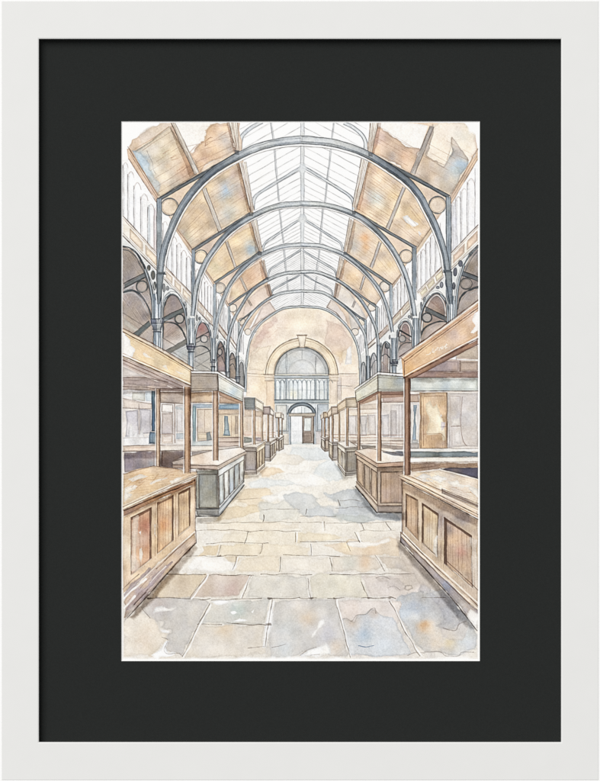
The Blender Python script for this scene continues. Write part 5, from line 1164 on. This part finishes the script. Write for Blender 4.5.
# transparent greys, the picture's painted shade: under canopies, at the stalls' feet
for q, col, a in (('195,516 219,516.5 244.5,485.5 247,486 228,508 219,522 196,524', (190, 186, 180), .6), ('355,486.5 377,513 404,513 404,519 374,518 352,487', (176, 176, 178), .6), ('244,474.5 257,474.5 265,467 268,467 258,478 244,478', (196, 188, 178), .5), ('345,476 338,466 335,465 344,479 357,478 357,475', (190, 188, 184), .5),
                  ('195,543 150,593 128,618 136,618 160,592 199,548', (186, 176, 170), .55), ('400.6,542 426,570 477,630 470,630 420,573 397,546', (178, 176, 178), .6),
                  ('191,392 218,391.5 218,396 191,397', (190, 178, 168), .6), ('123,389 190,389 190,394 123,394', (200, 190, 186), .6), ('404,378.5 478,378.5 478,381 404,382', (196, 192, 190), .5), ('160,452 185,452 185,468 160,466', (200, 190, 188), .5), ('124,453 157,452 157,458 124,459', (196, 188, 190), .6),
                  ('123,510 195,478 195,486 123,518', (206, 190, 178), .6), ('402,481 478,519 478,528 402,489', (204, 192, 184), .6), ('377,467 404,466 404,471 377,472', (200, 186, 176), .6), ('196,470 218,470 218,474 196,474', (190, 186, 182), .6), ('410,463 478,463 478,467 412,470', (200, 190, 184), .5)):
    P(q, tuple(v * .9 for v in col), min(1, a * 1.25), w=.8, e=.04, f=2.6, mul=True)
SAT, THIN, CRISP = .87, 1.15, .8

# ------------------------------------------------------------------ the unpainted rim of the sheet, grain, soft paper tooth
gx = (np.arange(W, dtype=np.float32) / S + X0)[None, :]
gy = (np.arange(H, dtype=np.float32) / S + Y0)[:, None]
rim = np.minimum(np.minimum(gx - 122.3, 478.6 - gx) , np.minimum(gy - 122.6, 659.6 - gy))
corner = np.minimum.reduce([np.hypot((gx - 122), (gy - 122)) - 6, np.hypot(gx - 479, gy - 122) - 8])
bott = np.where(gy > 600, 660.2 - gy + 1.3 * N18[:H, :W], 99)
m = np.minimum.reduce([rim * 1.5 + .35 * FLOW[:H, :W] + .3, corner * .35 + 1.2 * FLOW[:H, :W], bott + 1.1 * FLOW[:H, :W]])
m = np.clip(m / (1.3 + 2.0 * np.clip((gy - 560) / 80, 0, 1)), 0, 1)[..., None]
C = C * m + np.array((252, 251, 248), np.float32) * (1 - m)


def blur(A, r):
    k = int(round(r * S))
    for ax in (0, 1):
        pad = [(0, 0)] * 3
        pad[ax] = (k + 1, k)
        B = np.cumsum(np.pad(A, pad, mode='edge'), axis=ax, dtype=np.float64)
        n = A.shape[ax]
        hi = np.take(B, np.arange(2 * k + 1, 2 * k + 1 + n), axis=ax); lo = np.take(B, np.arange(0, n), axis=ax)
        A = ((hi - lo) / (2 * k + 1)).astype(np.float32)
    return A


yel = np.clip(np.minimum(C[..., 0], C[..., 1]) - C[..., 2], 0, 255)
C[..., 2] += .12 * yel; C[..., 1] += .01 * yel
grey = C.mean(axis=2, keepdims=True)
C = grey + (C - grey) * SAT                      # thinned pigment
C = 255 * (1 - THIN * np.clip((255 - C) / 255, 0, 1) ** 1.23)
dep = np.clip((255 - C) / 90, 0, 1)
C = C + (C - blur(C, .9)) * CRISP
C = C * (1 + (.012 * N1[:H, :W] + .008 * N2[:H, :W])[..., None] * dep)
C = np.clip(C, 3, 254)
GAIN, KEY = 1.10, 11050.0

# ------------------------------------------------------------------ the framed picture as it hangs
import bpy
SC = bpy.context.scene
COL = SC.collection
CX, CY, HZ = 300.0, 390.5, 1.55          # middle of the picture; it hangs at eye height
DIST = 2.4                               # from the lens to the face of the frame
Y_WALL, Y_FACE, Y_MAT, Y_SHEET = 0.0, -0.024, -0.0160, -0.0153


def mm(x, y, depth):
    """millimetres on the picture, seen square on, to metres"""
    k = (DIST + depth - Y_FACE) / DIST / 1000.0
    return ((x - CX) * k, depth, HZ + (CY - y) * k)


def lin(c):
    c = np.asarray(c, np.float64) / 255.0
    return np.where(c <= .04045, c / 12.92, ((c + .055) / 1.055) ** 2.4)


def material(name, rough=.9, spec=.15):
    m = bpy.data.materials.new(name)
    m.use_nodes = True
    nt = m.node_tree
    b = nt.nodes['Principled BSDF']
    b.inputs['Roughness'].default_value = rough
    b.inputs['Specular IOR Level'].default_value = spec
    return m, nt, b


def speckled(name, c0, c1, scale, rough, spec, bump=.0, stretch=None):
    """plain stuff with a fine procedural mottle"""
    m, nt, b = material(name, rough, spec)
    tc = nt.nodes.new('ShaderNodeTexCoord')
    src = tc.outputs['Object']
    if stretch:
        mp = nt.nodes.new('ShaderNodeMapping'); mp.inputs['Scale'].default_value = stretch
        nt.links.new(src, mp.inputs['Vector']); src = mp.outputs['Vector']
    n = nt.nodes.new('ShaderNodeTexNoise'); n.inputs['Scale'].default_value = scale; n.inputs['Detail'].default_value = 5
    nt.links.new(src, n.inputs['Vector'])
    r = nt.nodes.new('ShaderNodeValToRGB')
    r.color_ramp.elements[0].position = .3; r.color_ramp.elements[1].position = .7
    r.color_ramp.elements[0].color = (*c0, 1); r.color_ramp.elements[1].color = (*c1, 1)
    nt.links.new(n.outputs['Fac'], r.inputs['Fac']); nt.links.new(r.outputs['Color'], b.inputs['Base Color'])
    if bump:
        n2 = nt.nodes.new('ShaderNodeTexNoise'); n2.inputs['Scale'].default_value = scale * 3
        nt.links.new(src, n2.inputs['Vector'])
        bp = nt.nodes.new('ShaderNodeBump'); bp.inputs['Strength'].default_value = bump; bp.inputs['Distance'].default_value = .0004
        nt.links.new(n2.outputs['Fac'], bp.inputs['Height']); nt.links.new(bp.outputs['Normal'], b.inputs['Normal'])
    return m


g = lambda *c: tuple(float(v) for v in lin(c) / GAIN)
M_wall = speckled('wall_paint', g(253, 253, 252), g(254, 254, 254), 30, .9, .1, .05)
M_frame = speckled('pale_lacquered_wood', g(233, 233, 231), g(234.2, 234.2, 232.2), 40, .55, .25, .04)
M_mat = speckled('charcoal_mount_board', g(39, 41, 40), g(43, 45, 44), 900, .95, .05, .25)
M_core = speckled('white_board_core', g(243, 243, 240), g(248, 248, 246), 300, .9, .1)
M_back = speckled('grey_backing_board', g(120, 112, 100), g(132, 124, 112), 200, .9, .1)
M_pig, nt, b = material('watercolour_on_rough_paper', .92, .08)
at = nt.nodes.new('ShaderNodeAttribute'); at.attribute_name = 'pigment'
tc = nt.nodes.new('ShaderNodeTexCoord')
n = nt.nodes.new('ShaderNodeTexNoise'); n.inputs['Scale'].default_value = 700; n.inputs['Detail'].default_value = 3
nt.links.new(tc.outputs['Object'], n.inputs['Vector'])
bp = nt.nodes.new('ShaderNodeBump'); bp.inputs['Strength'].default_value = .12; bp.inputs['Distance'].default_value = .0003
nt.links.new(n.outputs['Fac'], bp.inputs['Height']); nt.links.new(bp.outputs['Normal'], b.inputs['Normal'])
nt.links.new(at.outputs['Color'], b.inputs['Base Color'])


def mesh_obj(name, verts, faces, mat, parent=None, bevel=0):
    me = bpy.data.meshes.new(name)
    me.from_pydata([tuple(v) for v in verts], [], faces)
    me.materials.append(mat)
    me.update()
    o = bpy.data.objects.new(name, me)
    COL.objects.link(o)
    if parent:
        o.parent = parent
        o.matrix_parent_inverse.identity()
        o.location = (0, 0, 0)
    return o


BASE = (0, 0, HZ - .39)
root = bpy.data.objects.new('framed_picture', None)
root.empty_display_size = .1
root.location = BASE
COL.objects.link(root)
root['label'] = 'watercolour of an empty market hall in a pale frame with a charcoal mount'
root['category'] = 'framed picture'


def rel(v):
    return (v[0] - BASE[0], v[1] - BASE[1], v[2] - BASE[2])


def ring_loop(x0, y0, x1, y1, d):
    return [rel(mm(x0, y0, d)), rel(mm(x1, y0, d)), rel(mm(x1, y1, d)), rel(mm(x0, y1, d))]


def sweep(loops, close=True):
    v, f = [], []
    for l in loops:
        v += l
    n = len(loops)
    for i in range(n if close else n - 1):
        j = (i + 1) % n
        for k in range(4):
            m = (k + 1) % 4
            f.append((i * 4 + k, i * 4 + m, j * 4 + m, j * 4 + k))
    return v, f


# mitred moulding: profile from the wall round the outer edge, across the face and down the inner lip
OUT = (1.6, 1.2, 598.6, 780.0)
INN = (39.0, 39.2, 561.0, 741.8)
grow = lambda r, d: (r[0] - d, r[1] - d, r[2] + d, r[3] + d)
prof = [(grow(OUT, 0), Y_WALL - .0005), (grow(OUT, 0), Y_FACE + .0002), (grow(OUT, -.4), Y_FACE),
        (grow(INN, 1.4), Y_FACE), (grow(INN, .4), Y_FACE + .0003), (grow(INN, .05), Y_FACE + .0010), (grow(INN, 0), Y_MAT + .004), (grow(INN, 6), Y_MAT + .004), (grow(INN, 6), Y_WALL - .0005)]
v, f = sweep([ring_loop(*r, d) for r, d in prof])
frame = mesh_obj('frame', v, f, M_frame, root)
# added white bead outside the moulding, covers the wall strip shadowed by the frame
bead = [(grow(OUT, .02), Y_WALL - .0005), (grow(OUT, .02), Y_FACE + .0003), (grow(OUT, 2.2), Y_FACE + .0003), (grow(OUT, 3), Y_FACE + .0011), (grow(OUT, 3), Y_WALL - .0005)]
v, f = sweep([ring_loop(*r, d) for r, d in bead])
mesh_obj('added_outer_bead', v, f, M_wall, frame)
# mount board with its window, cut edge showing the white core
WIN = (122.1, 122.2, 479.0, 660.2)
v, f = sweep([ring_loop(*grow(INN, 4), Y_MAT), ring_loop(*grow(WIN, .75), Y_MAT), ring_loop(*grow(WIN, .75), Y_MAT + .0002), ring_loop(*grow(INN, 4), Y_MAT + .0002)])
mount = mesh_obj('mount', v, f, M_mat, root)
v, f = sweep([ring_loop(*grow(WIN, .74), Y_MAT + .0001), ring_loop(*WIN, Y_SHEET - .0001), ring_loop(*grow(WIN, 30), Y_SHEET - .0001), ring_loop(*grow(WIN, 30), Y_MAT + .0001)])
core = mesh_obj('window_bevel', v, f, M_core, mount)
v = ring_loop(*grow(INN, 4), Y_SHEET + .0022) + ring_loop(*grow(INN, 4), Y_SHEET + .0042)
mesh_obj('backing_board', v, [(0, 1, 2, 3), (7, 6, 5, 4), (0, 4, 5, 1), (1, 5, 6, 2), (2, 6, 7, 3), (3, 7, 4, 0)], M_back, root)

# the sheet: one fine mesh, its painted subjects cut out along their outlines as pieces of the same surface
k = (DIST + Y_SHEET - Y_FACE) / DIST / 1000.0
xs = ((np.arange(W) / S + X0) - CX) * k - BASE[0]
zs = HZ + (CY - (np.arange(H) / S + Y0)) * k - BASE[2]
lin_rgb = (lin(C) / GAIN).astype(np.float32)
cell = RID[:-1, :-1]
vid = np.arange(W * H).reshape(H, W)
a_, b_, c_, d_ = vid[:-1, :-1], vid[:-1, 1:], vid[1:, 1:], vid[1:, :-1]
sheet = None
for rid in sorted(REG):
    name, label = REG[rid]
    sel = cell == rid
    if sel.sum() < 30:
        continue
    quads = np.stack([a_[sel], d_[sel], c_[sel], b_[sel]], axis=1)
    used, inv = np.unique(quads, return_inverse=True)
    inv = inv.reshape(-1).astype(np.int32)
    yy, xx = np.divmod(used, W)
    co = np.empty((len(used), 3), np.float32)
    co[:, 0] = xs[xx]; co[:, 1] = Y_SHEET - BASE[1]; co[:, 2] = zs[yy]
    me = bpy.data.meshes.new(name)
    nq = len(quads)
    me.vertices.add(len(used)); me.loops.add(nq * 4); me.polygons.add(nq)
    me.vertices.foreach_set('co', co.reshape(-1))
    me.loops.foreach_set('vertex_index', inv)
    me.polygons.foreach_set('loop_start', np.arange(0, nq * 4, 4, dtype=np.int32))
    at_ = me.attributes.new('pigment', 'FLOAT_COLOR', 'POINT')
    rgba = np.ones((len(used), 4), np.float32)
    rgba[:, :3] = lin_rgb[yy, xx]
    at_.data.foreach_set('color', rgba.reshape(-1))
    me.materials.append(M_pig)
    me.update(calc_edges=True)
    o = bpy.data.objects.new(name, me)
    COL.objects.link(o)
    o.parent = root if sheet is None else sheet
    if sheet is None:
        sheet = o
    if label:
        o['label'] = label

# the wall it hangs on
w_ = mesh_obj('wall', [(-1.6, Y_WALL, .2), (1.6, Y_WALL, .2), (1.6, Y_WALL, 2.9), (-1.6, Y_WALL, 2.9)], [(0, 1, 2, 3)], M_wall)
w_['kind'] = 'structure'
w_['label'] = 'plain white wall behind the frame'

# ------------------------------------------------------------------ light and camera
world = bpy.data.worlds.new('World'); SC.world = world; world.use_nodes = True
bg = world.node_tree.nodes['Background']
bg.inputs['Color'].default_value = (1.0, 1.0, 1.0, 1); bg.inputs['Strength'].default_value = .36


def lamp(name, loc, target, size, energy, col):
    l = bpy.data.lights.new(name, 'AREA'); l.size = size; l.energy = energy; l.color = col
    o = bpy.data.objects.new(name, l); COL.objects.link(o); o.location = loc
    from mathutils import Vector
    o.rotation_euler = (Vector(target) - Vector(loc)).to_track_quat('-Z', 'Y').to_euler()


lamp('gallery_lamp', (-13.6, -24.0, HZ + 16.5), (0, 0, HZ), 20.0, KEY, (1.0, .995, .985))
cam = bpy.data.cameras.new('camera'); co_ = bpy.data.objects.new('camera', cam); COL.objects.link(co_)
co_.location = (0, Y_FACE - DIST, HZ); co_.rotation_euler = (math.radians(90), 0, 0)
cam.sensor_fit = 'HORIZONTAL'; cam.sensor_width = 36; cam.lens = 36 * DIST / .600
cam.clip_start = .05; cam.clip_end = 50
SC.camera = co_
SC.view_settings.view_transform = 'Standard'; SC.view_settings.look = 'None'
SC.view_settings.exposure = 0; SC.view_settings.gamma = 1
SC.cycles.use_denoising = False
SC.cycles.max_bounces = 4
